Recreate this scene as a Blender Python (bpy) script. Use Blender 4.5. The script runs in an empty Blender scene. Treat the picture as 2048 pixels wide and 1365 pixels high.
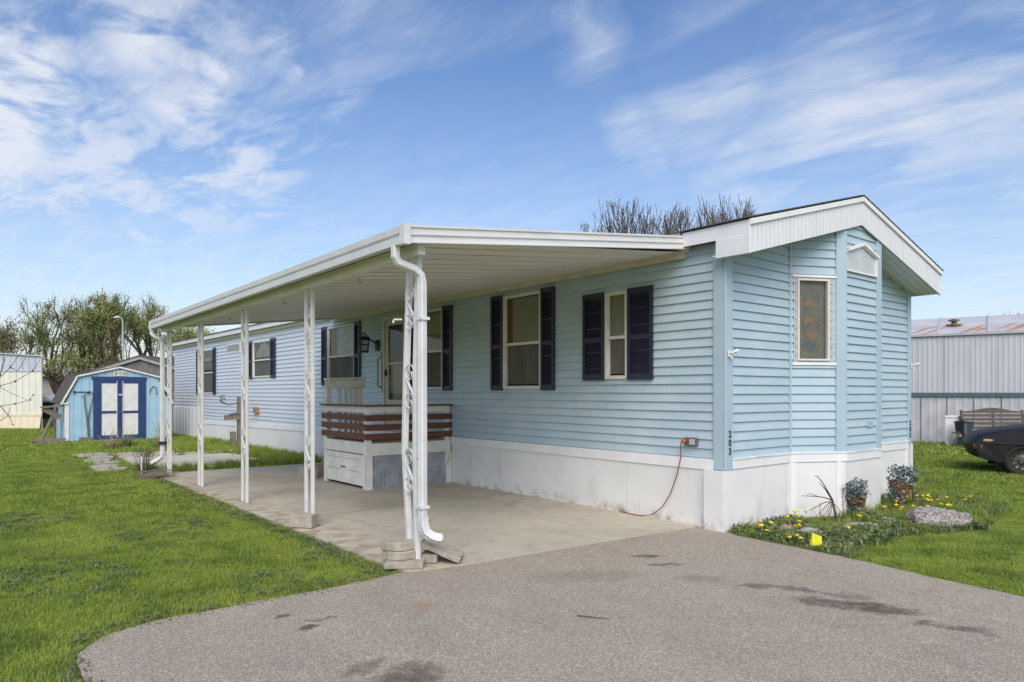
import bpy, math, random
import numpy as np
from mathutils import Vector, Matrix
random.seed(7); np.random.seed(7)
R = math.radians
sc = bpy.context.scene
col = sc.collection

# ------------------------------------------------------------------ camera, sky, sun, exposure
CAM = Vector((-6.293, -4.272, 1.45)); FWD = Vector((0.6295, 0.7770, 0)); RGT = Vector((0.7770, -0.6295, 0))
cd = bpy.data.cameras.new('camera'); cam = bpy.data.objects.new('camera', cd); col.objects.link(cam)
cam.location = CAM; cam.rotation_euler = (R(90), 0, -math.atan2(0.6295, 0.7770))
cd.sensor_width = 36; cd.lens = 24.71; cd.shift_y = 0.0502; cd.clip_start = 0.05; cd.clip_end = 2000
sc.camera = cam
SUN_EL, SUN_AZ = 44.0, 233.0      # degrees; azimuth from +x counter-clockwise, the direction the sun stands in
SKY_STRENGTH, SUN_STRENGTH, EXPOSURE = 0.10, 1.75, 0.76

def S(r, g, b):
    f = lambda c: (c/12.92 if c <= 0.04045 else ((c+0.055)/1.055)**2.4)
    return (f(r/255), f(g/255), f(b/255), 1)

class NT:
    def __init__(s, tree): s.t = tree
    def n(s, typ, props=None, **inp):
        nd = s.t.nodes.new(typ)
        for k, v in (props or {}).items(): setattr(nd, k, v)
        for k, v in inp.items():
            key = int(k[1:]) if k[0] == 'i' and k[1:].isdigit() else k.replace('_', ' ')
            s.set(nd.inputs[key], v)
        return nd
    def set(s, sock, v):
        if isinstance(v, bpy.types.NodeSocket): s.t.links.new(v, sock)
        elif isinstance(v, bpy.types.Node): s.t.links.new(v.outputs[0], sock)
        else: sock.default_value = v
    def math(s, op, a, b=0.0, clamp=False):
        nd = s.t.nodes.new('ShaderNodeMath'); nd.operation = op; nd.use_clamp = clamp
        s.set(nd.inputs[0], a); s.set(nd.inputs[1], b); return nd.outputs[0]
    def vmath(s, op, a, b=(0, 0, 0)):
        nd = s.t.nodes.new('ShaderNodeVectorMath'); nd.operation = op
        s.set(nd.inputs[0], a)
        if op == 'SCALE': s.set(nd.inputs[3], b)
        else: s.set(nd.inputs[1], b)
        return nd.outputs[1] if op in ('LENGTH', 'DISTANCE', 'DOT_PRODUCT') else nd.outputs[0]
    def ramp(s, v, a, b, lo=0.0, hi=1.0):
        nd = s.t.nodes.new('ShaderNodeMapRange'); nd.interpolation_type = 'SMOOTHSTEP'
        s.set(nd.inputs[0], v)
        for i, x in enumerate((a, b, lo, hi)): nd.inputs[i+1].default_value = x
        return nd.outputs[0]
    def mix(s, f, a, b, mode='MIX'):
        nd = s.t.nodes.new('ShaderNodeMix'); nd.data_type = 'RGBA'; nd.blend_type = mode
        s.set(nd.inputs[0], f); s.set(nd.inputs[6], a); s.set(nd.inputs[7], b); return nd.outputs[2]
    def noise(s, vec, scale, detail=4, rough=0.55, dist=0.0):
        nd = s.t.nodes.new('ShaderNodeTexNoise'); s.set(nd.inputs['Vector'], vec)
        nd.inputs['Scale'].default_value = scale; nd.inputs['Detail'].default_value = detail
        nd.inputs['Roughness'].default_value = rough; nd.inputs['Distortion'].default_value = dist
        return nd.outputs[0]

def make_world():
    w = bpy.data.worlds.new('World'); sc.world = w; w.use_nodes = True
    t = NT(w.node_tree); w.node_tree.nodes.clear()
    sky = t.n('ShaderNodeTexSky', dict(sky_type='NISHITA', sun_disc=False, sun_elevation=R(SUN_EL), altitude=100, air_density=1.0, dust_density=1.6, ozone_density=2.2))
    sky.sun_rotation = R(90 - SUN_AZ)
    tc = t.n('ShaderNodeTexCoord'); d = t.vmath('NORMALIZE', tc.outputs['Generated'])
    sep = t.n('ShaderNodeSeparateXYZ', i0=d); z = t.math('MAXIMUM', sep.outputs[2], 0.0)
    den = t.math('ADD', z, 0.10)
    # direction on the cloud plane, turned so that the streaks run along p.x
    ax = (RGT*0.74 - FWD*0.67); ay = (RGT*0.67 + FWD*0.74)
    px = t.math('DIVIDE', t.vmath('DOT_PRODUCT', d, tuple(ax)), den); py = t.math('DIVIDE', t.vmath('DOT_PRODUCT', d, tuple(ay)), den)
    def comb(x, y): return t.n('ShaderNodeCombineXYZ', i0=x, i1=y, i2=3.7).outputs[0]
    streak = t.noise(comb(t.math('MULTIPLY', px, 0.62), t.math('MULTIPLY', py, 1.35)), 1.3, 9, 0.56, 0.6)
    fine = t.noise(comb(t.math('MULTIPLY', px, 0.9), t.math('MULTIPLY', py, 1.9)), 4.0, 9, 0.62, 0.6)
    puff = t.noise(comb(px, py), 3.3, 10, 0.60, 0.35)
    wob = t.n('ShaderNodeTexNoise'); t.set(wob.inputs['Vector'], d); wob.inputs['Scale'].default_value = 7; wob.inputs['Detail'].default_value = 8; wob.inputs['Roughness'].default_value = 0.6
    dw = t.vmath('ADD', d, t.vmath('SCALE', t.vmath('SUBTRACT', wob.outputs['Color'], (0.5, 0.5, 0.5)), 0.16))
    def blob(ppx, ppy, r0, r1, ex=1.0, src=None):
        a = (ppx-1024)/1406; b = (785-ppy)/1406
        v = (FWD + RGT*a + Vector((0, 0, b))).normalized()
        df = t.vmath('SUBTRACT', src or dw, tuple(v))
        if ex != 1.0:
            df = t.vmath('MULTIPLY', df, (1, 1, ex))
        return t.ramp(t.vmath('LENGTH', df), r0, r1, 1.0, 0.0)
    def total(bl):
        v = bl[0]
        for b in bl[1:]: v = t.math('MAXIMUM', v, b)
        return v
    cum = total([blob(20, 165, 0.03, 0.10), blob(-90, 210, .05, .15), blob(400, 130, 0.0, 0.055), blob(365, 210, 0.0, 0.075), blob(70, 190, .02, .08), blob(280, 40, 0.0, 0.11)])
    cum = t.math('MULTIPLY', cum, t.ramp(puff, 0.36, 0.54, 0.12, 1.0))
    veil = total([blob(120, 330, 0.05, 0.36, 1.5), blob(430, 330, 0.02, 0.26, 1.6), blob(300, 60, .02, .20), blob(600, 150, 0.0, 0.13, 2.2)])
    veil = t.math('MULTIPLY', veil, t.ramp(t.math('ADD', t.math('MULTIPLY', puff, 0.5), t.math('MULTIPLY', fine, 0.5)), 0.40, 0.60, 0.05, 0.78))
    right = total([blob(1420, 150, 0.02, 0.14), blob(1280, 230, 0.0, 0.10), blob(1750, 230, 0.04, 0.24), blob(1950, 60, 0.04, 0.26), blob(1560, 360, 0.02, 0.18, 1.8), blob(1180, 100, 0.0, 0.09), blob(2030, 375, 0.0, 0.07, 1.8), blob(1650, 20, 0.0, .2)])
    right = t.math('MULTIPLY', right, t.ramp(t.math('ADD', t.math('MULTIPLY', streak, 0.75), t.math('MULTIPLY', fine, 0.25)), 0.34, 0.68, 0.05, 0.9))
    wisp = t.math('MULTIPLY', t.ramp(streak, 0.52, 0.80), t.ramp(fine, 0.3, 0.7, 0.3, 0.7))
    low = t.math('MULTIPLY', t.ramp(z, 0.0, 0.46, 0.70, 0.0), t.ramp(fine, 0.3, 0.7, 0.55, 1.0))
    f = total([cum, veil, right, wisp, low])
    f = t.math('MINIMUM', f, 0.96)
    # clear-sky colour: Nishita, its blue lifted a little
    hs = t.n('ShaderNodeHueSaturation', Saturation=1.16, Value=1.04, Color=sky.outputs[0]); hs.inputs['Hue'].default_value = 0.505
    cl = t.n('ShaderNodeRGB'); cl.outputs[0].default_value = (5.0, 5.2, 5.55, 1)
    f = t.math('MULTIPLY', f, 0.88); c = t.mix(f, hs.outputs[0], cl.outputs[0])
    bg = t.n('ShaderNodeBackground', Color=c, Strength=SKY_STRENGTH)
    out = t.n('ShaderNodeOutputWorld'); t.t.links.new(bg.outputs[0], out.inputs[0])
make_world()
sl = bpy.data.lights.new('sun', 'SUN'); sun = bpy.data.objects.new('sun', sl); col.objects.link(sun)
sl.energy = SUN_STRENGTH; sl.angle = R(48); sl.color = (1.0, 0.94, 0.86)
sd = Vector((math.cos(R(SUN_EL))*math.cos(R(SUN_AZ)), math.cos(R(SUN_EL))*math.sin(R(SUN_AZ)), math.sin(R(SUN_EL))))
sun.rotation_euler = sd.to_track_quat('Z', 'Y').to_euler(); sun.location = (0, 0, 30)
vs = sc.view_settings; vs.view_transform = 'Standard'; vs.look = 'None'; vs.gamma = 1; vs.exposure = EXPOSURE; vs.use_curve_mapping = False
sc.render.engine = 'CYCLES'; sc.cycles.use_denoising = True; sc.cycles.max_bounces = 8
sc.cycles.transparent_max_bounces = 12

# ------------------------------------------------------------------ materials
def new_mat(name):
    m = bpy.data.materials.new(name); m.use_nodes = True; m.node_tree.nodes.clear()
    t = NT(m.node_tree)
    out = t.n('ShaderNodeOutputMaterial'); bs = t.n('ShaderNodeBsdfPrincipled'); t.t.links.new(bs.outputs[0], out.inputs[0])
    pos = t.n('ShaderNodeNewGeometry').outputs['Position']
    return m, t, bs, pos, out
def mat(name, c, c2=None, rough=0.6, scale=6.0, amount=1.0, bump=0.0, bscale=60.0, stretch=(1, 1, 1), spec=0.5, metal=0.0, dirt=None, dirt_amt=0.0, dirt_scale=2.0, lo=0.35, hi=0.65, detail=5):
    m, t, bs, pos, out = new_mat(name)
    v = t.vmath('MULTIPLY', pos, stretch)
    c = tuple(c)+(1,) if len(c) == 3 else c
    if c2 is None: c2 = tuple(x*0.85 for x in c[:3])
    c2 = tuple(c2)+(1,) if len(c2) == 3 else c2
    f = t.ramp(t.noise(v, scale, detail, 0.6), lo, hi, 0, amount)
    cc = t.mix(f, c, c2)
    if dirt is not None:
        dd = tuple(dirt)+(1,) if len(dirt) == 3 else dirt
        fd = t.ramp(t.noise(v, dirt_scale, 7, 0.68, 0.6), 0.52, 0.78, 0, dirt_amt)
        cc = t.mix(fd, cc, dd)
    t.set(bs.inputs['Base Color'], cc); bs.inputs['Roughness'].default_value = rough
    bs.inputs['Specular IOR Level'].default_value = spec; bs.inputs['Metallic'].default_value = metal
    if bump > 0:
        b = t.n('ShaderNodeBump', Strength=bump, Distance=0.01, Height=t.noise(v, bscale, 4, 0.6))
        t.set(bs.inputs['Normal'], b.outputs[0])
    return m
K = {}
def siding_mat():
    m, t, bs, pos, out = new_mat('siding_blue')
    oi = t.n('ShaderNodeObjectInfo').outputs['Random']
    n1 = t.noise(t.vmath('MULTIPLY', pos, (1, 1, 2)), 2.2, 5, .6); n2 = t.noise(t.vmath('MULTIPLY', pos, (9, 9, .7)), 2.5, 6, .65); n3 = t.noise(pos, 1.1, 5, .6)
    c = t.mix(t.ramp(n1, .33, .67), (.43, .532, .592, 1), (.385, .492, .552, 1))
    c = t.mix(t.ramp(oi, 0, 1, 0, .55), c, t.mix(1.0, c, (.93, .955, .965, 1), 'MULTIPLY'))
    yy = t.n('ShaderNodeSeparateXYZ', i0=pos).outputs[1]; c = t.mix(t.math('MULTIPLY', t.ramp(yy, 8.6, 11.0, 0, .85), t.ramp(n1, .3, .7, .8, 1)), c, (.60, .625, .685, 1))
    c = t.mix(t.ramp(n2, .52, .75, 0, .35), c, (.40, .45, .46, 1))
    c = t.mix(t.ramp(n3, .52, .72, 0, .4), c, (.52, .575, .60, 1))
    t.set(bs.inputs['Base Color'], c); bs.inputs['Roughness'].default_value = .34
    h = t.math('ADD', t.noise(t.vmath('MULTIPLY', pos, (1, 1, 4)), 1.6, 2, .5), t.math('MULTIPLY', t.noise(pos, 170, 3, .6), .02))
    t.set(bs.inputs['Normal'], t.n('ShaderNodeBump', Strength=.25, Distance=.02, Height=h).outputs[0]); return m
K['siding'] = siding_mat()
K['siding_trim'] = mat('siding_trim_blue', (.385, .495, .565), (.355, .465, .535), rough=.4, scale=2, dirt=(.35, .40, .42), dirt_amt=.3, dirt_scale=6)
K['white'] = mat('white_paint', (.78, .78, .785), (.73, .73, .735), rough=.45, scale=3, dirt=(.55, .53, .48), dirt_amt=.35, dirt_scale=3.5)
K['gable'] = mat('white_vinyl', (.74, .74, .75), (.69, .69, .70), rough=.4, scale=4, dirt=(.56, .56, .54), dirt_amt=.35, dirt_scale=5, stretch=(2, 2, .5))
def skirt_mat():
    m, t, bs, pos, out = new_mat('skirting_white')
    n1 = t.noise(pos, 1.3, 5, .6); n2 = t.noise(t.vmath('MULTIPLY', pos, (1, 1, .5)), 2.6, 7, .68, ); n3 = t.noise(t.vmath('MULTIPLY', pos, (14, 14, 1)), 2, 5, .6); n4 = t.noise(pos, 7, 6, .7)
    c = t.mix(t.ramp(n1, .35, .65), (.76, .755, .75, 1), (.70, .695, .68, 1))
    c = t.mix(t.ramp(n2, .54, .8, 0, .5), c, (.52, .48, .41, 1)); c = t.mix(t.ramp(n3, .56, .8, 0, .3), c, (.50, .47, .42, 1))
    z = t.n('ShaderNodeSeparateXYZ', i0=pos).outputs[2]
    sp = t.math('MULTIPLY', t.ramp(z, .02, .20, 1, 0), t.ramp(n4, .42, .68, 0, .8)); c = t.mix(sp, c, (.33, .27, .19, 1))
    t.set(bs.inputs['Base Color'], c); bs.inputs['Roughness'].default_value = .45
    t.set(bs.inputs['Normal'], t.n('ShaderNodeBump', Strength=.3, Distance=.03, Height=t.noise(pos, 1.2, 2, .5)).outputs[0]); return m
K['skirt'] = skirt_mat()
K['alum'] = mat('white_aluminium', (.67, .665, .66), (.61, .605, .59), rough=.38, scale=2.5, dirt=(.52, .49, .42), dirt_amt=.4, dirt_scale=4, stretch=(.6, 3, 3))
K['ceil'] = mat('ceiling_aluminium', (.78, .76, .69), (.71, .69, .62), rough=.45, scale=1.2, dirt=(.56, .47, .40), dirt_amt=.4, dirt_scale=2.5, stretch=(.3, 2, 1))
K['cream'] = mat('cream_trim', (.62, .58, .46), (.55, .51, .40), rough=.5, scale=5)
K['frame'] = mat('window_frame', (.70, .68, .62), (.62, .60, .54), rough=.45, scale=8)
K['door'] = mat('door_cream', (.52, .50, .43), (.47, .45, .39), rough=.45, scale=4)
K['navy'] = mat('navy_plastic', (.016, .018, .042), (.024, .024, .055), rough=.45, scale=5, dirt=(.05, .05, .08), dirt_amt=.4)
K['dark'] = mat('dark_inside', (.03, .028, .025), (.02, .02, .02), rough=.9)
K['shingle'] = mat('roof_shingle', (.10, .088, .078), (.06, .054, .048), rough=.9, scale=18, bump=.5, bscale=90)
K['brown_wood'] = mat('red_brown_stain', (.145, .052, .030), (.105, .036, .022), rough=.55, scale=6, stretch=(1, 1, 7), bump=.15)
K['porch_white'] = mat('porch_white', (.74, .73, .67), (.66, .65, .59), rough=.55, scale=5, dirt=(.36, .33, .27), dirt_amt=.5, dirt_scale=4)
K['porch_grey'] = mat('porch_grey_wood', (.78, .77, .72), (.68, .67, .62), rough=.65, scale=7)
K['deckwood'] = mat('deck_wood', (.24, .20, .15), (.16, .13, .10), rough=.8, scale=9, stretch=(1, 6, 1))
K['galv'] = mat('galvanised', (.40, .43, .46), (.28, .31, .35), rough=.38, metal=.55, scale=5, dirt=(.22, .23, .25), dirt_amt=.5, dirt_scale=6)
K['block'] = mat('concrete_block', (.42, .375, .305), (.32, .285, .23), rough=.95, scale=14, bump=.6, bscale=120, dirt=(.16, .15, .12), dirt_amt=.5)
K['stone_grey'] = mat('stone_grey', (.38, .36, .31), (.25, .235, .20), rough=.95, scale=11, bump=.6, bscale=60)
K['stone_tan'] = mat('stone_tan', (.36, .26, .14), (.24, .17, .10), rough=.95, scale=11, bump=.6, bscale=60)
K['flagstone'] = mat('flagstone', (.44, .395, .32), (.33, .30, .24), rough=.95, scale=6, bump=.4, bscale=50, dirt=(.16, .16, .09), dirt_amt=.5)
K['brick'] = mat('old_brick', (.26, .115, .07), (.19, .09, .06), rough=.95, scale=14, bump=.5)
K['driftwood'] = mat('weathered_log', (.44, .42, .39), (.14, .12, .10), rough=.95, scale=7, stretch=(9, 2, 9), bump=.8, bscale=20, lo=.38, hi=.62, detail=8)
K['bark'] = mat('bark', (.075, .06, .048), (.045, .036, .03), rough=.95, scale=10, bump=.5)
K['twig'] = mat('twig', (.115, .078, .055), (.07, .05, .038), rough=.9, scale=20)
K['leaf_spring'] = mat('young_leaf', (.30, .33, .095), (.18, .215, .06), rough=.7, scale=1.5, lo=.3, hi=.7)
K['leaf_yellow'] = mat('yellow_young_leaf', (.34, .35, .10), (.22, .25, .075), rough=.7, scale=1.5, lo=.3, hi=.7)
K['leaf_bud'] = mat('brown_bud', (.16, .115, .06), (.13, .135, .055), rough=.8, scale=2)
K['weed_old'] = mat('weed_leaf', (.075, .115, .035), (.12, .155, .06), rough=.65, scale=5, lo=.3, hi=.7)
K['petal'] = mat('dandelion_yellow', (.80, .60, .02), (.72, .50, .01), rough=.6, scale=40)
K['stem'] = mat('flower_stem', (.12, .17, .06), (.16, .14, .07), rough=.7)
K['flag'] = mat('flag_yellow', (.82, .80, .03), (.74, .72, .03), rough=.5, scale=20)
K['wire'] = mat('wire_grey', (.25, .25, .25), rough=.4, metal=.6)
K['cord'] = mat('red_cord', (.24, .045, .03), (.19, .035, .025), rough=.5)
K['plug'] = mat('orange_plug', (.42, .10, .05), rough=.5)
K['outlet'] = mat('outlet_box', (.13, .12, .12), (.10, .09, .09), rough=.5)
K['black'] = mat('black_metal', (.014, .014, .014), (.02, .02, .02), rough=.45)
K['black_digit'] = mat('digit_black', (.02, .025, .05), rough=.5)
K['vent'] = mat('vent_grey', (.44, .44, .445), (.39, .39, .40), rough=.5)
K['blind'] = mat('window_blind', (.74, .72, .62), (.68, .66, .57), rough=.6, scale=2)
K['curtain'] = mat('pale_curtain', (.66, .63, .54), (.52, .49, .42), rough=.9, scale=2.2)
K['screen'] = mat('insect_screen', (.125, .118, .10), (.085, .08, .07), rough=.8, scale=2.2, lo=.3, hi=.7, stretch=(1, 3, .6))
K['woodstrip'] = mat('interior_wood', (.33, .18, .10), rough=.7)
K['lace'] = mat('lace_curtain', (.85, .86, .84), (.38, .39, .39), rough=.95, scale=60, stretch=(1, 1, .45), lo=.42, hi=.58)
K['lace_dark'] = mat('lace_dark', (.62, .57, .48), (.28, .25, .2), rough=.95, scale=55, lo=.42, hi=.58)
K['frost'] = mat('frosted_glass', (.56, .57, .55), (.47, .48, .47), rough=.18, scale=4, spec=.6)
K['etch'] = mat('stained_panel', (.30, .275, .225), (.23, .215, .185), rough=.35, scale=9)
K['etch_orange'] = mat('stained_orange', (.50, .29, .14), (.42, .28, .15), rough=.45, scale=14)
K['etch_blue'] = mat('stained_blue', (.19, .21, .26), rough=.4)
K['etch_lace'] = mat('stained_lace', (.45, .40, .30), rough=.5)
K['shed_blue'] = mat('shed_blue', (.36, .555, .675), (.31, .51, .635), rough=.6, scale=4, dirt=(.33, .50, .60), dirt_amt=.5, dirt_scale=6)
K['shed_trim'] = mat('shed_royal_blue', (.016, .040, .135), (.024, .055, .165), rough=.55, scale=6)
K['shed_white'] = mat('shed_white', (.72, .72, .70), (.64, .64, .62), rough=.6)
K['grey_gable'] = mat('grey_boards', (.17, .165, .16), (.11, .105, .10), rough=.9, scale=5, stretch=(3, 3, .6))
K['grey_fascia'] = mat('grey_fascia', (.33, .33, .31), rough=.8)
K['far_siding'] = mat('taupe_siding', (.34, .32, .30), (.30, .28, .26), rough=.7)
K['far_white'] = mat('cream_metal', (.70, .70, .62), (.64, .63, .54), rough=.5, scale=2, stretch=(3, 3, .4))
K['far_cream'] = mat('cream_skirt', (.66, .58, .42), (.60, .52, .38), rough=.6)
K['far_band'] = mat('galvanised_band', (.50, .52, .56), (.38, .43, .50), rough=.5, scale=5, stretch=(2, 2, .4))
K['nb_wall'] = mat('ribbed_metal_white', (.50, .51, .54), (.46, .47, .50), rough=.45, scale=2, stretch=(2, 2, .5))
K['nb_skirt'] = mat('ribbed_metal_skirt', (.50, .49, .51), (.43, .42, .44), rough=.5, scale=3, dirt=(.30, .28, .29), dirt_amt=.7, dirt_scale=4)
K['teal'] = mat('teal_strip', (.075, .135, .16), rough=.5)
K['rust'] = mat('rust', (.35, .16, .05), (.26, .10, .035), rough=.9, scale=8)
K['bench'] = mat('weathered_teak', (.14, .12, .095), (.085, .075, .06), rough=.9, scale=9, stretch=(2, 2, 6))
K['car'] = mat('black_car_paint', (.009, .009, .010), (.013, .013, .014), rough=.5, scale=3, spec=.22)
K['tyre'] = mat('tyre', (.016, .016, .016), (.024, .023, .022), rough=.85)
K['rim'] = mat('steel_rim', (.07, .07, .07), (.10, .098, .095), rough=.5, metal=.4)
K['amber'] = mat('amber_lens', (.45, .10, .02), rough=.25)
K['lamp_lens'] = mat('headlight_lens', (.42, .26, .16), (.5, .3, .2), rough=.25)
K['plastic_white'] = mat('white_plastic', (.70, .70, .68), rough=.5)
K['plastic_blue'] = mat('blue_tub', (.02, .04, .075), rough=.6)
K['wicker'] = mat('wicker', (.29, .115, .035), (.17, .07, .03), rough=.8, scale=30, bump=.6, bscale=120)
K['fauxleaf'] = mat('faux_leaf', (.17, .21, .20), (.09, .12, .115), rough=.6, scale=14, lo=.3, hi=.7)
K['oldwood'] = mat('old_grey_wood', (.22, .19, .15), (.14, .12, .10), rough=.9, scale=8, stretch=(5, 5, 1))
K['mulch'] = mat('mulch', (.085, .06, .042), (.05, .038, .03), rough=1, scale=30, bump=.8, bscale=80)
K['straw'] = mat('straw', (.36, .29, .17), (.24, .19, .11), rough=.9, scale=6)
K['steel'] = mat('tool_steel', (.12, .11, .10), (.18, .14, .11), rough=.6)
K['lampgrey'] = mat('lamp_post_grey', (.45, .46, .46), rough=.5)
K['dirtpatch'] = mat('bare_soil', (.19, .15, .095), (.13, .11, .06), rough=1, scale=12, bump=.5)

def glass_mat(name, tint, refl=0.5):
    m = bpy.data.materials.new(name); m.use_nodes = True; m.node_tree.nodes.clear(); t = NT(m.node_tree)
    tr = t.n('ShaderNodeBsdfTransparent', Color=tint+(1,)); gl = t.n('ShaderNodeBsdfGlossy', Color=(.9, .9, .9, 1), Roughness=0.03)
    fr = t.n('ShaderNodeFresnel', IOR=1.5); mx = t.n('ShaderNodeMixShader')
    t.set(mx.inputs[0], t.math('MULTIPLY', fr.outputs[0], refl)); t.t.links.new(tr.outputs[0], mx.inputs[1]); t.t.links.new(gl.outputs[0], mx.inputs[2])
    o = t.n('ShaderNodeOutputMaterial'); t.t.links.new(mx.outputs[0], o.inputs[0]); return m
K['glass'] = glass_mat('window_glass', (.82, .84, .82), .9)

def asphalt():
    m, t, bs, pos, out = new_mat('asphalt')
    vo = t.n('ShaderNodeTexVoronoi', Vector=pos, Scale=150.0); sp = vo.outputs['Color']
    g = t.n('ShaderNodeSeparateColor', i0=sp).outputs[0]
    cr = t.n('ShaderNodeValToRGB', i0=g); el = cr.color_ramp.elements
    el[0].position = 0; el[0].color = (.15, .13, .115, 1); el[1].position = 1; el[1].color = (.62, .58, .52, 1)
    e = el.new(.3); e.color = (.28, .247, .222, 1); e = el.new(.75); e.color = (.375, .33, .297, 1)
    big = t.noise(pos, .7, 5, .6); mid = t.noise(pos, 2.6, 5, .62)
    c = t.mix(t.ramp(big, .35, .66, 0, .7), cr.outputs[0], t.mix(1.0, cr.outputs[0], (.80, .76, .77, 1), 'MULTIPLY'))
    hue = t.noise(pos, 9, 3, .6); c = t.mix(t.ramp(hue, .5, .75, 0, .5), c, t.mix(1.0, cr.outputs[0], (1.05, .98, .82, 1), 'MULTIPLY')); c = t.mix(t.ramp(hue, .28, .46, .5, 0), c, t.mix(1.0, cr.outputs[0], (.92, .93, .98, 1), 'MULTIPLY'))
    c = t.mix(t.ramp(mid, .42, .7, 0, .6), c, t.mix(1.0, cr.outputs[0], (1.12, 1.1, 1.05, 1), 'MULTIPLY'))
    grit = t.noise(pos, 260, 2, .5); c = t.mix(t.ramp(grit, .35, .7, 0, .5), c, t.mix(1.0, c, (.55, .52, .52, 1), 'MULTIPLY'))
    # oil stains, spots with a place of their own
    wn = t.n('ShaderNodeTexNoise', Vector=pos, Scale=5.0, Detail=6.0, Roughness=.65)
    p2 = t.vmath('ADD', pos, t.vmath('SCALE', t.vmath('SUBTRACT', wn.outputs['Color'], (.5, .5, .5)), .34))
    f = None
    for (x, y, rx, ry, a, s) in [(-4.61, .16, .07, .04, 40, .8), (-4.55, -.16, .09, .06, 0, .9), (-4.42, -.02, .07, .04, 20, .6), (-4.58, -.96, .16, .08, 20, .55), (-4.47, -1.2, .20, .13, 20, .75),
            (-1.51, -.22, .17, .05, -35, .8), (-1.63, -.51, .16, .06, -35, .75), (-1.58, -1.40, .17, .06, -50, .65), (-1.45, -1.6, .15, .07, -60, .7), (-1.62, -1.86, .20, .10, -60, .75),
            (-1.48, -2.14, .30, .14, -60, .85), (-1.36, -1.88, .2, .08, -60, .5), (-1.53, -2.54, .10, .06, -60, .7), (-1.47, -2.70, .13, .06, -60, .7), (-1.3, -3.1, .14, .05, -50, .5), (-1.75, -1.0, .22, .12, -40, .3), (-2.4, -.35, .5, .2, -30, .25)]:
        v = t.vmath('SUBTRACT', p2, (x, y, 0.02)); ca, sa = math.cos(R(a)), math.sin(R(a))
        du = t.math('DIVIDE', t.vmath('DOT_PRODUCT', v, (ca, sa, 0)), rx); dv = t.math('DIVIDE', t.vmath('DOT_PRODUCT', v, (-sa, ca, 0)), ry)
        q = t.ramp(t.math('ADD', t.math('MULTIPLY', du, du), t.math('MULTIPLY', dv, dv)), .1, 1.5, s, 0)
        f = q if f is None else t.math('MAXIMUM', f, q)
    f = t.math('MULTIPLY', f, t.ramp(t.noise(pos, 16, 5, .7), .30, .56, .4, 1.0)); c = t.mix(f, c, t.mix(1.0, c, (.16, .14, .145, 1), 'MULTIPLY'))
    wear = t.noise(t.vmath('MULTIPLY', pos, (2.4, .35, 1)), 1.0, 5, .6, .4); c = t.mix(t.ramp(wear, .5, .72, 0, .45), c, t.mix(1.0, c, (.80, .78, .78, 1), 'MULTIPLY'))
    v = t.vmath('SUBTRACT', p2, (-3.80, -.21, .02)); q = t.ramp(t.vmath('LENGTH', v), .02, .10, .75, 0)
    c = t.mix(q, c, (.30, .15, .06, 1))
    c = t.mix(1.0, c, (1.17, 1.145, 1.035, 1), 'MULTIPLY'); c = t.mix(.28, c, t.mix(1.0, t.mix(f, (.355, .318, .282, 1), (.12, .105, .095, 1)), (1, 1, 1, 1), 'MULTIPLY')); c = t.mix(1.0, c, (1.01, 1.0, .965, 1), 'MULTIPLY'); t.set(bs.inputs['Base Color'], c); bs.inputs['Roughness'].default_value = .92; bs.inputs['Specular IOR Level'].default_value = .25
    h = t.math('ADD', t.math('MULTIPLY', vo.outputs['Distance'], -.8), t.math('MULTIPLY', grit, .5))
    t.set(bs.inputs['Normal'], t.n('ShaderNodeBump', Strength=.55, Distance=.006, Height=h).outputs[0]); return m
K['asphalt'] = asphalt()

def concrete():
    m, t, bs, pos, out = new_mat('concrete')
    n1 = t.noise(pos, .9, 6, .65, .4); n2 = t.noise(pos, 6, 6, .65); n3 = t.noise(pos, 160, 3, .6)
    c = t.mix(t.ramp(n1, .35, .68), (.53, .475, .375, 1), (.43, .385, .30, 1))
    c = t.mix(t.ramp(n2, .45, .75, 0, .5), c, (.29, .265, .22, 1))
    c = t.mix(t.ramp(n3, .5, .72, 0, .45), c, (.20, .185, .16, 1))
    sx = t.n('ShaderNodeSeparateXYZ', i0=pos)
    edge = t.math('MULTIPLY', t.ramp(sx.outputs[0], -3.5, -2.75, 1, 0), t.ramp(n2, .4, .65, 0, .8))
    c = t.mix(edge, c, (.27, .20, .12, 1))
    # small and broad darker marks, mostly further in on the slab
    wn = t.n('ShaderNodeTexNoise', Vector=pos, Scale=4.0, Detail=6.0, Roughness=.65)
    p2 = t.vmath('ADD', pos, t.vmath('SCALE', t.vmath('SUBTRACT', wn.outputs['Color'], (.5, .5, .5)), .3)); f = None
    for (x, y, r) in [(-.58, 2.76, .10), (-.75, 2.6, .08), (-1.9, 3.6, .4), (-2.3, 5.6, .5), (-1.5, 4.7, .35), (-2.6, 7.6, .6), (-1.0, 3.9, .4)]:
        q = t.ramp(t.vmath('DISTANCE', p2, (x, y, .03)), .0, r*1.6, .55 if r < .2 else .3, 0); f = q if f is None else t.math('MAXIMUM', f, q)
    c = t.mix(f, c, t.mix(1.0, c, (.42, .40, .38, 1), 'MULTIPLY'))
    t.set(bs.inputs['Base Color'], c); bs.inputs['Roughness'].default_value = .9; bs.inputs['Specular IOR Level'].default_value = .3
    t.set(bs.inputs['Normal'], t.n('ShaderNodeBump', Strength=.35, Distance=.006, Height=n3).outputs[0]); return m
K['concrete'] = concrete()

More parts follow.
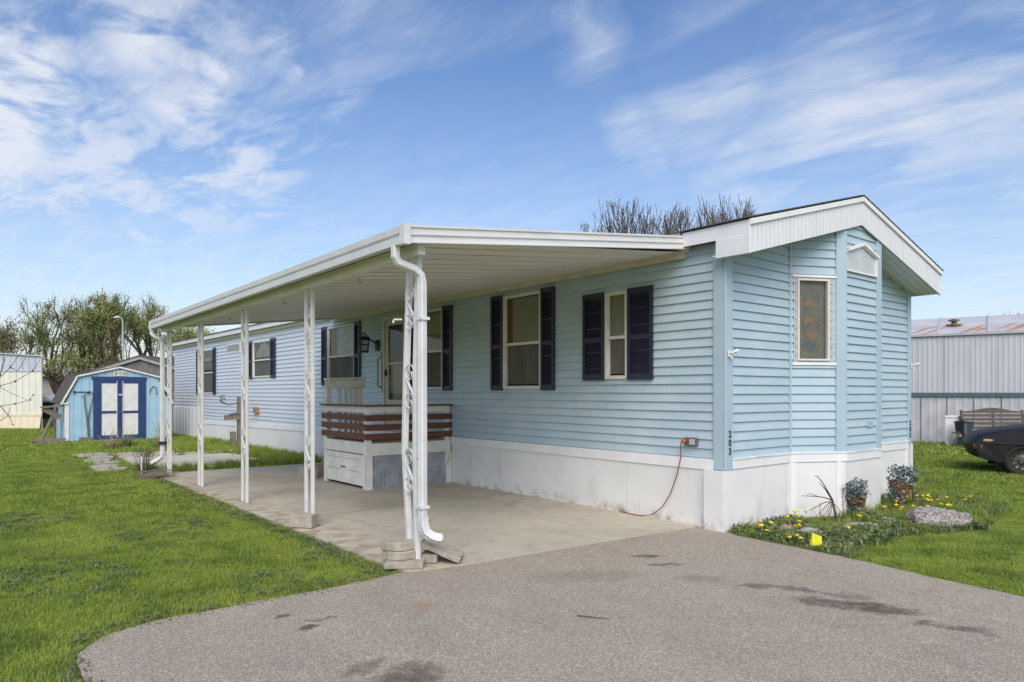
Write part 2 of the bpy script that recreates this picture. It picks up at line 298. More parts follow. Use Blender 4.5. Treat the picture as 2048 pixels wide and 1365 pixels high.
def weed_mat():
    m, t, bs, pos, out = new_mat('weed_leaf2')
    oi = t.n('ShaderNodeObjectInfo').outputs['Random']; n1 = t.noise(pos, 3.5, 4, .6)
    c = t.mix(t.ramp(n1, .36, .64), (.085, .14, .035, 1), (.15, .20, .06, 1)); c = t.mix(t.ramp(oi, 0, 1, 0, .6), c, (.20, .235, .11, 1)); c = t.mix(t.ramp(oi, .88, 1, 0, .7), c, (.26, .21, .11, 1))
    t.set(bs.inputs['Base Color'], c); bs.inputs['Roughness'].default_value = .6; bs.inputs['Specular IOR Level'].default_value = .3; return m
K['weed'] = weed_mat()
def grass_mats():
    def green(t, pos):
        a = t.noise(pos, .45, 4, .6); b = t.noise(pos, 2.2, 5, .62); c_ = t.noise(pos, 9, 3, .6)
        c = t.mix(t.ramp(a, .33, .66), (.28, .37, .055, 1), (.38, .455, .08, 1))
        c = t.mix(t.ramp(b, .34, .60, .9, 0), c, (.125, .20, .035, 1))
        c = t.mix(t.ramp(b, .56, .78, 0, .7), c, (.31, .33, .085, 1))
        c = t.mix(t.ramp(c_, .58, .75, 0, .6), c, (.29, .28, .10, 1)); e_ = t.noise(pos, 1.3, 6, .7, .5)
        c = t.mix(t.ramp(e_, .60, .74, 0, .75), c, (.36, .32, .17, 1)); return t.mix(t.ramp(t.noise(pos, 4.5, 4, .6), .58, .74, 0, .5), c, (.20, .27, .12, 1))
    m, t, bs, pos, out = new_mat('lawn_soil')
    c = t.mix(.45, green(t, pos), (.07, .075, .025, 1)); t.set(bs.inputs['Base Color'], c); bs.inputs['Roughness'].default_value = 1
    bs.inputs['Specular IOR Level'].default_value = .1
    t.set(bs.inputs['Normal'], t.n('ShaderNodeBump', Strength=.9, Distance=.03, Height=t.noise(pos, 40, 5, .7)).outputs[0])
    K['soil'] = m
    m, t, bs, pos, out = new_mat('grass_blade')
    oi = t.n('ShaderNodeObjectInfo').outputs['Random']
    c = t.mix(t.ramp(oi, 0, 1, 0, .55), green(t, pos), (.37, .47, .09, 1)); c = t.mix(t.ramp(oi, .88, 1.0, 0, .7), c, (.36, .33, .16, 1))
    t.set(bs.inputs['Base Color'], c); bs.inputs['Roughness'].default_value = .55; bs.inputs['Specular IOR Level'].default_value = .25
    tl = t.n('ShaderNodeBsdfTranslucent', Color=c); mx = t.n('ShaderNodeMixShader', Fac=.42)
    t.t.links.new(bs.outputs[0], mx.inputs[1]); t.t.links.new(tl.outputs[0], mx.inputs[2]); t.t.links.new(mx.outputs[0], out.inputs[0])
    K['blade'] = m
grass_mats()

# ------------------------------------------------------------------ mesh helpers
BASE = {}
def tag(o, label=None, cat=None, group=None, kind=None):
    if label: o['label'] = label
    if cat: o['category'] = cat
    if group: o['group'] = group
    if kind: o['kind'] = kind
    return o
def thing(name, label, cat, loc=(0, 0, 0), group=None, rz=0):
    o = bpy.data.objects.new(name, None); col.objects.link(o); o.location = loc; o.rotation_euler = (0, 0, rz); o.empty_display_size = .2
    BASE[o.name] = Vector(loc); return tag(o, label, cat, group)
class M:
    def __init__(s): s.v = []; s.f = []
    def add(s, vs, fs):
        b = len(s.v); s.v += [tuple(v) for v in vs]; s.f += [tuple(i+b for i in f) for f in fs]; return s
    def box(s, x0, x1, y0, y1, z0, z1, T=None):
        vs = [(x, y, z) for x in (x0, x1) for y in (y0, y1) for z in (z0, z1)]
        if T: vs = [T(*v) for v in vs]
        return s.add(vs, [(0, 1, 3, 2), (4, 6, 7, 5), (0, 4, 5, 1), (2, 3, 7, 6), (0, 2, 6, 4), (1, 5, 7, 3)])
    def bar(s, a, b, w, h, up=(0, 0, 1)):
        a = Vector(a); b = Vector(b); d = (b-a).normalized(); u = Vector(up)
        if abs(d.dot(u)) > .99: u = Vector((1, 0, 0))
        r = d.cross(u).normalized(); u = r.cross(d)
        vs = [p + r*(i*w/2) + u*(j*h/2) for p in (a, b) for i in (-1, 1) for j in (-1, 1)]
        return s.add(vs, [(0, 1, 3, 2), (4, 6, 7, 5), (0, 4, 5, 1), (2, 3, 7, 6), (0, 2, 6, 4), (1, 5, 7, 3)])
    def quad(s, *p): return s.add(p, [tuple(range(len(p)))])
    def prism(s, pts, off):
        n = len(pts); off = Vector(off); a = [Vector(p) for p in pts]
        return s.add(a + [p+off for p in a], [tuple(range(n)), tuple(range(2*n-1, n-1, -1))] + [(i, i+n, (i+1) % n+n, (i+1) % n) for i in range(n)])
    def tube(s, pts, r, n=6, cap=True, w2=None):
        pts = [Vector(p) for p in pts]; rs = r if isinstance(r, (list, tuple)) else [r]*len(pts)
        up = None; b = len(s.v); fs = []
        for i, p in enumerate(pts):
            d = ((pts[min(i+1, len(pts)-1)]-pts[max(i-1, 0)])).normalized()
            if up is None: up = Vector((0, 0, 1)) if abs(d.z) < .9 else Vector((1, 0, 0))
            x = d.cross(up)
            if x.length < 1e-4: x = d.orthogonal()
            x.normalize(); y = x.cross(d).normalized(); up = y
            for k in range(n):
                a = 2*math.pi*(k+.5)/n; q = p + x*(math.cos(a)*rs[i]) + y*(math.sin(a)*rs[i]*(w2 or 1)); s.v.append(tuple(q))
        for i in range(len(pts)-1):
            for k in range(n): fs.append((b+i*n+k, b+i*n+(k+1) % n, b+(i+1)*n+(k+1) % n, b+(i+1)*n+k))
        if cap: fs.append(tuple(b+k for k in range(n-1, -1, -1))); e = b+(len(pts)-1)*n; fs.append(tuple(e+k for k in range(n)))
        s.f += fs; return s
    def lathe(s, prof, c=(0, 0, 0), n=16, axis='z', cap=True):
        b = len(s.v)
        for (r, h) in prof:
            for k in range(n):
                a = 2*math.pi*k/n; v = (r*math.cos(a), r*math.sin(a), h) if axis == 'z' else ((r*math.cos(a), h, r*math.sin(a)) if axis == 'y' else (h, r*math.cos(a), r*math.sin(a)))
                s.v.append((v[0]+c[0], v[1]+c[1], v[2]+c[2]))
        for i in range(len(prof)-1):
            for k in range(n): s.f.append((b+i*n+k, b+i*n+(k+1) % n, b+(i+1)*n+(k+1) % n, b+(i+1)*n+k))
        if cap: s.f.append(tuple(b+k for k in range(n-1, -1, -1))); e = b+(len(prof)-1)*n; s.f.append(tuple(e+k for k in range(n)))
        return s
    def ribbon(s, pts, wv, th):       # flat strip along pts, width vector wv, thickness th
        wv = Vector(wv); pts = [Vector(p) for p in pts]; b = len(s.v)
        for i, p in enumerate(pts):
            d = (pts[min(i+1, len(pts)-1)]-pts[max(i-1, 0)]).normalized(); nn = d.cross(wv).normalized()*th/2
            for q in (p-wv/2-nn, p+wv/2-nn, p+wv/2+nn, p-wv/2+nn): s.v.append(tuple(q))
        for i in range(len(pts)-1):
            for k in range(4): s.f.append((b+i*4+k, b+i*4+(k+1) % 4, b+(i+1)*4+(k+1) % 4, b+(i+1)*4+k))
        return s
    def mesh(s, name, off=None, smooth=False):
        me = bpy.data.meshes.new(name); vs = s.v if off is None else [(a-off[0], b-off[1], c-off[2]) for a, b, c in s.v]
        me.from_pydata(vs, [], s.f); me.update()
        if smooth: me.polygons.foreach_set('use_smooth', [True]*len(me.polygons))
        return me
    def build(s, name, m, parent=None, loc=None, smooth=False, bevel=0, local=False, segs=2):
        off = None
        if parent is not None and not local: off = BASE[parent.name]
        elif loc is not None and not local: off = Vector(loc)
        me = s.mesh(name, off, smooth); me.materials.append(K[m] if isinstance(m, str) else m)
        o = bpy.data.objects.new(name, me); col.objects.link(o)
        if parent is not None: o.parent = parent; BASE[o.name] = BASE.get(parent.name, Vector((0, 0, 0)))
        else: o.location = loc or (0, 0, 0); BASE[o.name] = Vector(loc or (0, 0, 0))
        if bevel:
            bv = o.modifiers.new('bevel', 'BEVEL'); bv.width = bevel; bv.segments = segs; bv.limit_method = 'ANGLE'; bv.angle_limit = R(35)
        return o
def dup(o, loc, parent=None):
    c = o.copy(); col.objects.link(c); c.location = loc
    if parent is not None: c.parent = parent
    BASE[c.name] = BASE[o.name]; return c
def P(px, d, z=0.0):          # point at lateral photo column px, distance d ahead of the camera
    p = CAM + FWD*d + RGT*((px-1024)/1406*d); return Vector((p.x, p.y, z))
def plane(p0, p1):            # local frame of an upright wall: s along, o outwards, z up
    p0 = Vector((p0[0], p0[1], 0)); d = (Vector((p1[0], p1[1], 0))-p0).normalized(); n = Vector((d.y, -d.x, 0))
    return lambda s, o, z: p0 + d*s + n*o + Vector((0, 0, z))

# ------------------------------------------------------------------ ground
def sheet(name, pts, z, m, thick=None, kind='structure'):
    b = M()
    if thick: b.prism([(x, y, z) for x, y in pts], (0, 0, -thick))
    else: b.quad(*[(x, y, z) for x, y in pts])
    o = b.build(name, m); return tag(o, kind=kind)
sheet('lawn', [(-700, -300), (700, -300), (700, 900), (-700, 900)], 0, 'soil')
ASPH = [(-5.66, -30), (-5.66, -2), (-5.68, -.6), (-5.75, -.15), (-5.72, .22), (-5.55, .47), (-5.25, .57), (-4.6, .585), (-4.1, .57), (-3.5, .62), (-2.95, .50), (-1.66, .43), (0.0, .31), (0.0, 0.0), (-.10, -.24), (-.15, -.9), (-.19, -1.39), (-.31, -2.03), (-.40, -2.7), (-.5, -4.5), (-.55, -30)]
def wiggle(pts, amp, step=.12):
    out = []
    for (a, b), (c, d) in zip(pts, pts[1:]+pts[:1]):
        L = math.hypot(c-a, d-b); k = max(1, int(L/step)) if L < 5 else 1
        for i in range(k):
            t = i/k; out.append((a+(c-a)*t+random.uniform(-amp, amp), b+(d-b)*t+random.uniform(-amp, amp)))
    return out
dw_ = tag(M().quad(*[(x, y, .016) for x, y in wiggle(ASPH, .012)]).build('driveway', 'asphalt'), kind='structure')
SLAB = [(-3.45, .42), (0.05, .22), (0.05, 9.2), (-3.45, 9.2)]
cs = sheet('carport_slab', [(-3.45, .61), (-2.95, .505), (-1.66, .435), (0.05, .305), (0.05, 9.2), (-3.45, 9.2)], .030, 'concrete', thick=.12)
PATIO = [(-3.35, 10.35), (-1.05, 10.3), (-1.05, 12.75), (-3.25, 12.85)]
K['patio'] = mat('patio_concrete', (.56, .51, .42), (.46, .42, .34), rough=.95, scale=3, bump=.3, bscale=90, dirt=(.30, .27, .20), dirt_amt=.5, dirt_scale=5)
pat = sheet('patio_slab', PATIO, .030, 'patio', thick=.1)
M().box(-3.45, .0, 3.415, 3.423, .0302, .0315).build('control_joint', 'dirtpatch', cs); M().box(-3.45, .0, 6.52, 6.528, .0302, .0315).build('control_joint', 'dirtpatch', cs)
# old flagstones laid round the patio: pieces of the patio
for i, (x, y, w, d) in enumerate([(-3.85, 10.6, .5, .55), (-3.85, 11.25, .5, .6), (-3.75, 11.95, .55, .6), (-3.75, 12.65, .5, .6), (-3.6, 13.4, .55, .6), (-3.62, 14.3, .7, .8), (-2.95, 13.3, .6, .55), (-2.3, 13.25, .6, .6), (-1.65, 13.2, .6, .5), (-2.9, 14.0, .7, .6), (-2.2, 13.95, .5, .5), (-1.0, 13.3, .55, .5), (-3.2, 9.95, .6, .35), (-2.4, 9.9, .6, .35), (-1.6, 9.85, .6, .3)]):
    pts = []
    for k in range(7):
        a = 2*math.pi*k/7+random.uniform(-.2, .2); pts.append((x+math.cos(a)*w*.56*random.uniform(.85, 1.1), y+math.sin(a)*d*.56*random.uniform(.85, 1.1), random.uniform(.028, .045)))
    M().prism(pts, (0, 0, -.06)).build('paving_stone', 'flagstone', pat)
bd = [(0.02, -.03), (0.0, -.3), (-.08, -.9), (-.06, -1.25), (.6, -1.25), (1.3, -1.3), (2.2, -1.65), (3.1, -1.5), (4.3, -1.2), (4.6, -.6), (4.4, -.05), (3.2, -.02), (2.8, -.35), (1.9, -.35), (1.26, -.02)]
bed = sheet('flower_bed', wiggle(bd, .03, .2), .010, 'mulch')

# ------------------------------------------------------------------ mobile home
W = 4.50; LEN = 22.2
home = thing('mobile_home', 'long light blue mobile home with clapboard siding, navy shutters and white skirting beside the carport', 'mobile home', (0, 0, 0))
PITCH = .0985
def siding(P0, P1, zs, openings=(), zlo=lambda z: 0.0, zhi=None, base=0.0, proud=.019):
    L = (Vector(P1)-Vector(P0)).length if len(P0) == 3 else math.hypot(P1[0]-P0[0], P1[1]-P0[1])
    T = plane(P0, P1)
    for (z0, z1) in zs:
        a, b = zlo(z0), (zhi(z0) if zhi else L)
        if b-a < .05: continue
        off = lambda z: base + proud*(z1-z)/(z1-z0); rects = []
        cuts = sorted({z0, z1} | {z for o in openings for z in o[2:] if z0 < z < z1})
        for c0, c1 in zip(cuts, cuts[1:]):
            mid = (c0+c1)/2; segs = [(a, b)]
            for (s0, s1, za, zb) in openings:
                if za < mid < zb:
                    segs = [q for (p, r) in segs for q in ((p, min(r, s0)), (max(p, s1), r)) if q[1]-q[0] > 1e-3]
            rects += [[p, r, c0, c1, len(rects)+k] for k, (p, r) in enumerate(segs)]
        for q in rects:
            for w in rects:
                if q[2] == w[3] and q[0] < w[1] and w[0] < q[1]:
                    old, new = q[4], w[4]
                    for e in rects:
                        if e[4] == old: e[4] = new
        for gid in sorted({q[4] for q in rects}):
            m = M()
            for (p, r, c0, c1, g_) in rects:
                if g_ != gid: continue
                m.quad(T(p, off(c0), c0), T(r, off(c0), c0), T(r, off(c1), c1), T(p, off(c1), c1))
                if c0 == z0: m.quad(T(p, off(c0), c0), T(p, off(c0)-proud-.004, c0-.002), T(r, off(c0)-proud-.004, c0-.002), T(r, off(c0), c0))
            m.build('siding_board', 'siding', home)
courses = lambda z0, n: [(z0+i*PITCH, z0+(i+1)*PITCH) for i in range(n)]
def flip(y0, y1, z0, z1): return (LEN-y1, LEN-y0, z0, z1)
# windows in the long wall (y0, y1, z0, z1)
WIN = [(2.84, 3.67, 1.50, 2.83), (1.30, 1.67, 1.61, 2.66), (5.24, 6.07, 1.50, 2.82), (8.37, 9.61, 1.62, 2.81), (12.90, 14.19, 1.83, 2.76), (17.62, 19.09, 1.41, 2.76)]
DOOR = (6.38, 7.21, .76, 2.82)
TL = plane((0, LEN), (0, 0))          # the long wall seen from the carport: s runs towards the near corner
ops = [flip(*w) for w in WIN] + [flip(*DOOR)]
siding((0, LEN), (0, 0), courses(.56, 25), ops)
siding((0, 0), (1.26, 0), courses(.745, 27), zhi=None, zlo=lambda z: max(0.0, (z-2.84)/.26))
BX0, BX1, BY = 1.90, 2.80, -.33
siding((1.26, 0), (BX0, BY), courses(.745, 27), [(.10, .51, 1.815, 2.76)])
siding((BX0, BY), (BX1, BY), courses(.745, 28))
siding((BX1, BY), (3.44, 0), courses(.745, 27))
siding((3.44, 0), (W, 0), courses(.745, 27), zhi=lambda z: min(W-3.44, (W-3.44)-(z-2.84)/.26))
# body behind the boards, with the gable closed
core = M().box(.55, W-.03, .25, LEN-.05, .1, 2.98)
core.prism([(.3, .12, 2.9), (W-.3, .12, 2.9), (W/2, .12, 3.45)], (0, .1, 0))
core.build('wall_core', 'dark', home)
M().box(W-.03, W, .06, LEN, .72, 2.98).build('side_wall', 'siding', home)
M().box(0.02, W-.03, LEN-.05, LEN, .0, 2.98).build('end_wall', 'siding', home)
# sheathing that keeps light out behind the boards (with the openings left free)
sh = M()
zc = sorted({.1, 2.98} | {z for o in ops for z in o[2:]})
for z0, z1 in zip(zc, zc[1:]):
    segs = [(0.0, LEN)]
    for (s0, s1, za, zb) in ops:
        if za < (z0+z1)/2 < zb: segs = [q for (p, r) in segs for q in ((p, min(r, s0)), (max(p, s1), r)) if q[1]-q[0] > 1e-3]
    for p, r in segs: sh.quad(TL(p, -.02, z0), TL(r, -.02, z0), TL(r, -.02, z1), TL(p, -.02, z1))
for a, b in (((0.02, 0), (1.26, 0)), ((BX0, BY), (BX1, BY)), ((BX1, BY), (3.44, 0)), ((3.44, 0), (W, 0))):
    T = plane(a, b); L = math.hypot(b[0]-a[0], b[1]-a[1]); sh.quad(T(0, -.02, .1), T(L, -.02, .1), T(L, -.02, 3.0), T(0, -.02, 3.0))
sh.build('sheathing', 'dark', home)

def window(T, s0, s1, z0, z1, top='blind', low='screen', fr=.042, lace_h=0, strip=0):
    m = M(); o0, o1 = -.05, .032
    m.box(s0, s0+fr, o0, o1, z0, z1, T); m.box(s1-fr, s1, o0, o1, z0, z1, T)
    m.box(s0+fr, s1-fr, o0, o1, z0, z0+fr, T); m.box(s0+fr, s1-fr, o0, o1, z1-fr, z1, T)
    w = m.build('window', 'frame', home, bevel=.003, segs=1)
    zm = z0 + (z1-z0)*.475; a, b = s0+fr, s1-fr
    r = M(); r.box(a+.001, b-.001, -.03, .022, zm-.018, zm+.018, T)
    for (p, q, d) in ((z0+fr, zm-.018, -.004), (zm+.018, z1-fr, .012)):
        r.box(a+.002, a+.022, d-.022, d, p+.002, q-.002, T); r.box(b-.022, b-.002, d-.022, d, p+.002, q-.002, T)
    r.box(a+.022, b-.022, -.026, -.006, z0+fr+.002, z0+fr+.02, T)
    r.build('sash', 'frame', w)
    g = M(); g.quad(T(a, -.012, z0+fr), T(b, -.012, z0+fr), T(b, -.012, zm), T(a, -.012, zm)); g.build('pane', 'glass', w)
    g = M(); g.quad(T(a, -.002, zm), T(b, -.002, zm), T(b, -.002, z1-fr), T(a, -.002, z1-fr)); g.build('pane', 'glass', w)
    i = M(); D = -.42
    c = [T(a, D, z0), T(b, D, z0), T(b, D, z1), T(a, D, z1)]; f = [T(a, -.05, z0), T(b, -.05, z0), T(b, -.05, z1), T(a, -.05, z1)]
    i.quad(*c)
    for k in range(4): i.quad(c[k], c[(k+1) % 4], f[(k+1) % 4], f[k])
    i.build('interior', 'dark', w)
    zt = z1-fr; zb = zm+.01
    if strip: M().box(a, a+(b-a)*strip, -.05, -.02, zb-.1, zt, T).build('inner_jamb', 'woodstrip', w)
    if top == 'blind':
        bl = M(); n = int((zt-zb-lace_h)/.026)
        for k in range(n):
            z = zt-.012-k*.026; bl.quad(T(a+(b-a)*strip, -.018, z), T(b, -.018, z), T(b, -.026, z-.021), T(a+(b-a)*strip, -.026, z-.021))
        bo = bl.build('blind', 'blind', w); bo['kind'] = 'stuff'
        if lace_h: M().box(a, b, -.034, -.03, zb-.02, zb+lace_h, T).build('lace_panel', 'lace_dark', w)
    elif top in ('curtain', 'lace', 'arc'):
        cu = M(); n = 26; x0 = a+(b-a)*strip
        for k in range(n):
            u0, u1 = k/n, (k+1)/n; f_ = lambda u: -.032+.012*math.sin(u*26)
            zb_ = (lambda u: zb-.06) if top != 'arc' else (lambda u: zb+.05+.30*max(0, 1-((u-.45)/.5)**2)*0.0+ .02)
            zt_ = (lambda u: zt) if top != 'arc' else (lambda u: zb+.12+.32*math.sin(math.pi*min(1, max(0, u*1.0)))**.8)
            cu.quad(T(x0+(b-x0)*u0, f_(u0), zb_(u0)), T(x0+(b-x0)*u1, f_(u1), zb_(u1)), T(x0+(b-x0)*u1, f_(u1), zt_(u1)), T(x0+(b-x0)*u0, f_(u0), zt_(u0)))
        cu.build('curtain', 'lace' if top == 'lace' else 'curtain', w, smooth=True)
    sc_ = M(); sc_.quad(T(a, -.006, z0+fr), T(b, -.006, z0+fr), T(b, -.006, zm), T(a, -.006, zm)); sc_.build('insect_screen', 'screen', w)
    return w
def shutter(T, s0, s1, z0, z1):
    m = M(); f = .042; zm = z0+(z1-z0)*.46; o0, o1 = .014, .045
    m.box(s0, s0+f, o0, o1, z0, z1, T); m.box(s1-f, s1, o0, o1, z0, z1, T)
    for (p, q) in ((z0, z0+.07), (zm-.03, zm+.03), (z1-.07, z1)): m.box(s0+f, s1-f, o0, o1-.002, p, q, T)
    m.quad(T(s0+f, o0+.004, z0+.07), T(s1-f, o0+.004, z0+.07), T(s1-f, o0+.004, z1-.07), T(s0+f, o0+.004, z1-.07))
    sh_ = m.build('shutter', 'navy', home)
    l = M(); z = z0+.085
    while z < z1-.09:
        if not (zm-.05 < z < zm+.02): l.quad(T(s0+f, o1-.006, z), T(s1-f, o1-.006, z), T(s1-f, o0+.008, z+.024), T(s0+f, o0+.008, z+.024))
        z += .029
    lo_ = l.build('louvres', 'navy', sh_); lo_['kind'] = 'stuff'
kinds = [dict(top='blind', strip=.17), dict(top='curtain'), dict(top='blind', lace_h=.26), dict(top='lace', strip=.26), dict(top='arc', strip=.06), dict(top='arc')]
SHUT = [((2.57, 2.84), (3.67, 3.95)), ((.92, 1.30), (1.67, 2.04)), ((4.97, 5.24), (6.07, 6.34)), ((8.12, 8.37), (9.61, 9.89)), ((12.57, 12.90), (14.19, 14.50)), ((17.37, 17.62), (19.09, 19.37))]
for w_, k_, s_ in zip(WIN, kinds, SHUT):
    f = flip(*w_); window(TL, *f, **k_)
    for (a, b) in s_:
        dz = .02 if k_.get('top') != 'curtain' else .01
        shutter(TL, LEN-b+.003, LEN-a-.003, w_[2]-dz, w_[3]+dz)
# storm door
a, b, z0, z1 = flip(*DOOR)
m = M()
for q in ((a, a+.05, z0, z1), (b-.05, b, z0, z1), (a+.05, b-.05, z1-.05, z1)): m.box(q[0], q[1], -.05, .035, q[2], q[3], TL)
dr = m.build('door', 'cream', home)
m = M(); a, b, z1 = a+.053, b-.053, z1-.053
for q in ((a, a+.10, z0, z1), (b-.10, b, z0, z1), (a+.10, b-.10, z1-.11, z1), (a+.10, b-.10, 1.95, 1.99), (a+.10, b-.10, z0, 1.32)): m.box(q[0], q[1], -.03, .012, q[2], q[3], TL)
m.build('door_leaf', 'door', dr, bevel=.003, segs=1)
g = M(); g.quad(TL(a+.1, -.01, 1.32), TL(b-.1, -.01, 1.32), TL(b-.1, -.01, z1-.11), TL(a+.1, -.01, z1-.11)); g.build('pane', 'glass', dr)
M().box(a+.08, b-.08, -.12, -.09, z0, 2.0, TL).build('inner_door', 'door', dr)
M().box(a+.08, b-.08, -.125, -.10, 2.0, z1, TL).build('inner_glass', 'screen', dr)
M().box(a+.03, a+.06, .012, .05, 1.75, 1.87, TL).build('handle', 'black', dr)
# grab handle beside the door
gh = M(); s = LEN-7.30
gh.tube([TL(s, .02, 2.10), TL(s, .09, 2.06), TL(s, .09, 1.58), TL(s, .02, 1.54)], .014, 8); g_ = gh.build('grab_handle', 'wire', home, smooth=True)
M().box(s+.03, s+.085, .012, .03, 1.46, 2.2, TL).build('backing_board', 'woodstrip', g_)
# louvred gable vent in the far wall, small brown junction box
v = M(); f = flip(15.18, 16.34, 2.56, 2.82); v.box(f[0], f[1], .0, .02, f[2], f[3], TL); vo = v.build('wall_vent', 'white', home)
v = M(); v.box(f[0]+.06, f[1]-.06, .02, .026, f[2]+.04, f[3]-.04, TL)
for k in range(6): v.box(f[0]+.06, f[1]-.06, .026, .034, f[2]+.05+k*.03, f[2]+.062+k*.03, TL)
v.build('vent_grille', 'vent', vo)
M().box(LEN-14.0, LEN-13.72, .01, .08, .92, 1.07, TL).build('junction_box', 'woodstrip', home, bevel=.006)
# corner trims
M().box(-.032, .01, 0.0, .115, .64, 3.0).box(-.032, .105, -.034, -.004, .64, 2.99).build('corner_trim', 'siding_trim', home, bevel=.004, segs=1)
M().box(W-.06, W+.03, -.034, -.004, .70, 2.99).box(W, W+.032, -.003, .1, .70, 2.99).build('corner_trim', 'siding_trim', home, bevel=.004, segs=1)
def vtrim(p, ang, w, z0, z1, m='siding_trim', t=.03, name='corner_trim'):
    c, s_ = math.cos(ang), math.sin(ang)
    M().box(-w/2, w/2, -t, .012, z0, z1, lambda x, y, z: Vector((p[0]+c*x-s_*y, p[1]+s_*x+c*y, z))).build(name, m, home, bevel=.004, segs=1)
a2 = math.atan2(BY, BX0-1.26)
vtrim((1.262, -.006), a2*.5, .03, .745, 3.18, 'siding_trim', .024, 'inner_corner_trim')
T2 = plane((1.26, 0), (BX0, BY)); L2 = math.hypot(BX0-1.26, BY)
for (T, s0, s1) in ((T2, L2-.125, L2+.008), (plane((BX0, BY), (BX1, BY)), -.004, .012)):
    M().box(s0, s1, .0, .03, .66, 3.34, T).build('corner_trim', 'siding_trim', home, bevel=.004, segs=1)
T3 = plane((BX0, BY), (BX1, BY)); TR = plane((BX1, BY), (3.44, 0)); L3 = BX1-BX0
M().box(L3-.105, L3+.02, 0, .03, .68, 3.33, T3).build('corner_trim', 'siding_trim', home, bevel=.004, segs=1)
M().box(0.02, .1, 0, .03, .66, 3.3, TR).build('corner_trim', 'siding_trim', home)
# stained glass window in the angled side of the bay
m = M(); s0, s1, z0, z1 = .10, .51, 1.815, 2.76; fr = .022
m.box(s0, s0+fr, -.06, .03, z0, z1, T2).box(s1-fr, s1, -.06, .03, z0, z1, T2).box(s0+fr, s1-fr, -.06, .03, z0, z0+fr, T2).box(s0+fr, s1-fr, -.06, .03, z1-fr, z1, T2)
bw = m.build('bay_window', 'frame', home, bevel=.003, segs=1); bw['label'] = 'narrow bay window with a dark decorated pane'
M().box(s0+fr-.003, s1-fr+.003, -.05, -.035, z0+.02, z1-.02, T2).build('decorated_panel', 'etch', bw)
g = M(); g.quad(T2(s0+fr, -.012, z0+fr), T2(s1-fr, -.012, z0+fr), T2(s1-fr, -.012, z1-fr), T2(s0+fr, -.012, z1-fr)); g.build('pane', 'glass', bw)
cx = (s0+s1)/2
lc = M()
for k in range(46):          # beaded arch border
    u = k/45; a_ = math.pi*u
    if u < .5: pass
    x = cx+math.cos(a_)*.135; z = 2.45+math.sin(a_)*.22 if True else 0
    lc.box(x-.008, x+.008, -.034, -.031, z-.009, z+.009, T2)
for sg in (-1, 1):
    for k in range(22):
        z = 1.93+k*.0235; x = cx+sg*(.135+.008*(k % 2)); lc.box(x-.007, x+.007, -.034, -.031, z-.008, z+.008, T2)
for k in range(18):
    a_ = math.pi+math.pi*k/17; x = cx+math.cos(a_)*.12; z = 1.95+math.sin(a_)*.07; lc.box(x-.008, x+.008, -.034, -.031, z-.008, z+.008, T2)
lc.build('lace_border', 'etch_lace', bw)
def petals(cx_, cz, n, r, a0, a1, w):
    p = M()
    for k in range(n):
        a_ = R(a0+(a1-a0)*k/(n-1)); d = (math.cos(a_), math.sin(a_)); q = (-d[1], d[0])
        pts = [(0, 0), (.5*r*d[0]+w*q[0], .5*r*d[1]+w*q[1]), (r*d[0], r*d[1]), (.5*r*d[0]-w*q[0], .5*r*d[1]-w*q[1])]
        o_ = -.033+.0006*k; p.quad(*[T2(cx_+x, o_, cz+z) for x, z in pts])
    return p
fl = petals(cx-.01, 2.47, 6, .085, -10, 190, .022); fl.v += []; fl.build('decor_flower', 'etch_orange', bw)
petals(cx-.035, 2.27, 5, .085, 20, 200, .02).build('decor_flower', 'etch_orange', bw)
petals(cx+.01, 2.06, 7, .15, 40, 140, .012).build('decor_leaves', 'etch_orange', bw)
M().quad(*[T2(cx+x, -.0335, z) for x, z in ((-.045, 1.93), (.045, 1.93), (.075, 2.05), (.03, 2.02), (0, 2.06), (-.03, 2.02), (-.075, 2.05))]).build('decor_urn', 'etch_blue', bw)
for (p, q) in ((.055, .098), (.512, .555)):
    M().box(p, q, 0, .018, 1.80, 2.775, T2).build('window_trim', 'vent', home)
sc_ = M()
for p in (.076, .533):
    for k in range(9): sc_.box(p-.005, p+.005, .018, .021, 1.86+k*.105, 1.87+k*.105, T2)
so = sc_.build('trim_screws', 'dark', home); so['kind'] = 'stuff'
M().box(.558, L2-.119, 0, .015, 1.80, 2.775, T2).build('window_trim', 'siding_trim', home)
M().box(.03, L2-.118, 0, .028, 2.778, 2.805, T2).build('window_head', 'white', home); M().box(.03, L2-.118, 0, .028, 1.765, 1.797, T2).build('window_sill', 'white', home)
# five sided frosted window under the gable
pw = [(.05, 2.84), (.80, 2.90), (.80, 3.10), (.43, 3.24), (.05, 3.14)]
pw = [(.014, 2.88), (.775, 2.88), (.775, 3.10), (.42, 3.21), (.014, 3.10)]
m = M()
for (x0, z0), (x1, z1) in list(zip(pw, pw[1:]+pw[:1]))[:-1]:
    m.bar(T3(x0, .025, z0), T3(x1, .025, z1), .018, .03, up=(0, -1, 0))
gw = m.build('gable_window', 'white', home); gw['label'] = 'five sided frosted window under the gable peak'
M().prism([T3(x, .018, z) for x, z in pw], (0, .012, 0)).build('frosted_pane', 'frost', gw)
m = M()
m.bar(T3(.42, .035, 3.235), T3(.80, .035, 3.115), .035, .04, up=(0, -1, 0)).bar(T3(.014, .035, 3.12), T3(.42, .035, 3.235), .035, .04, up=(0, -1, 0)); m.build('window_hood', 'white', gw)
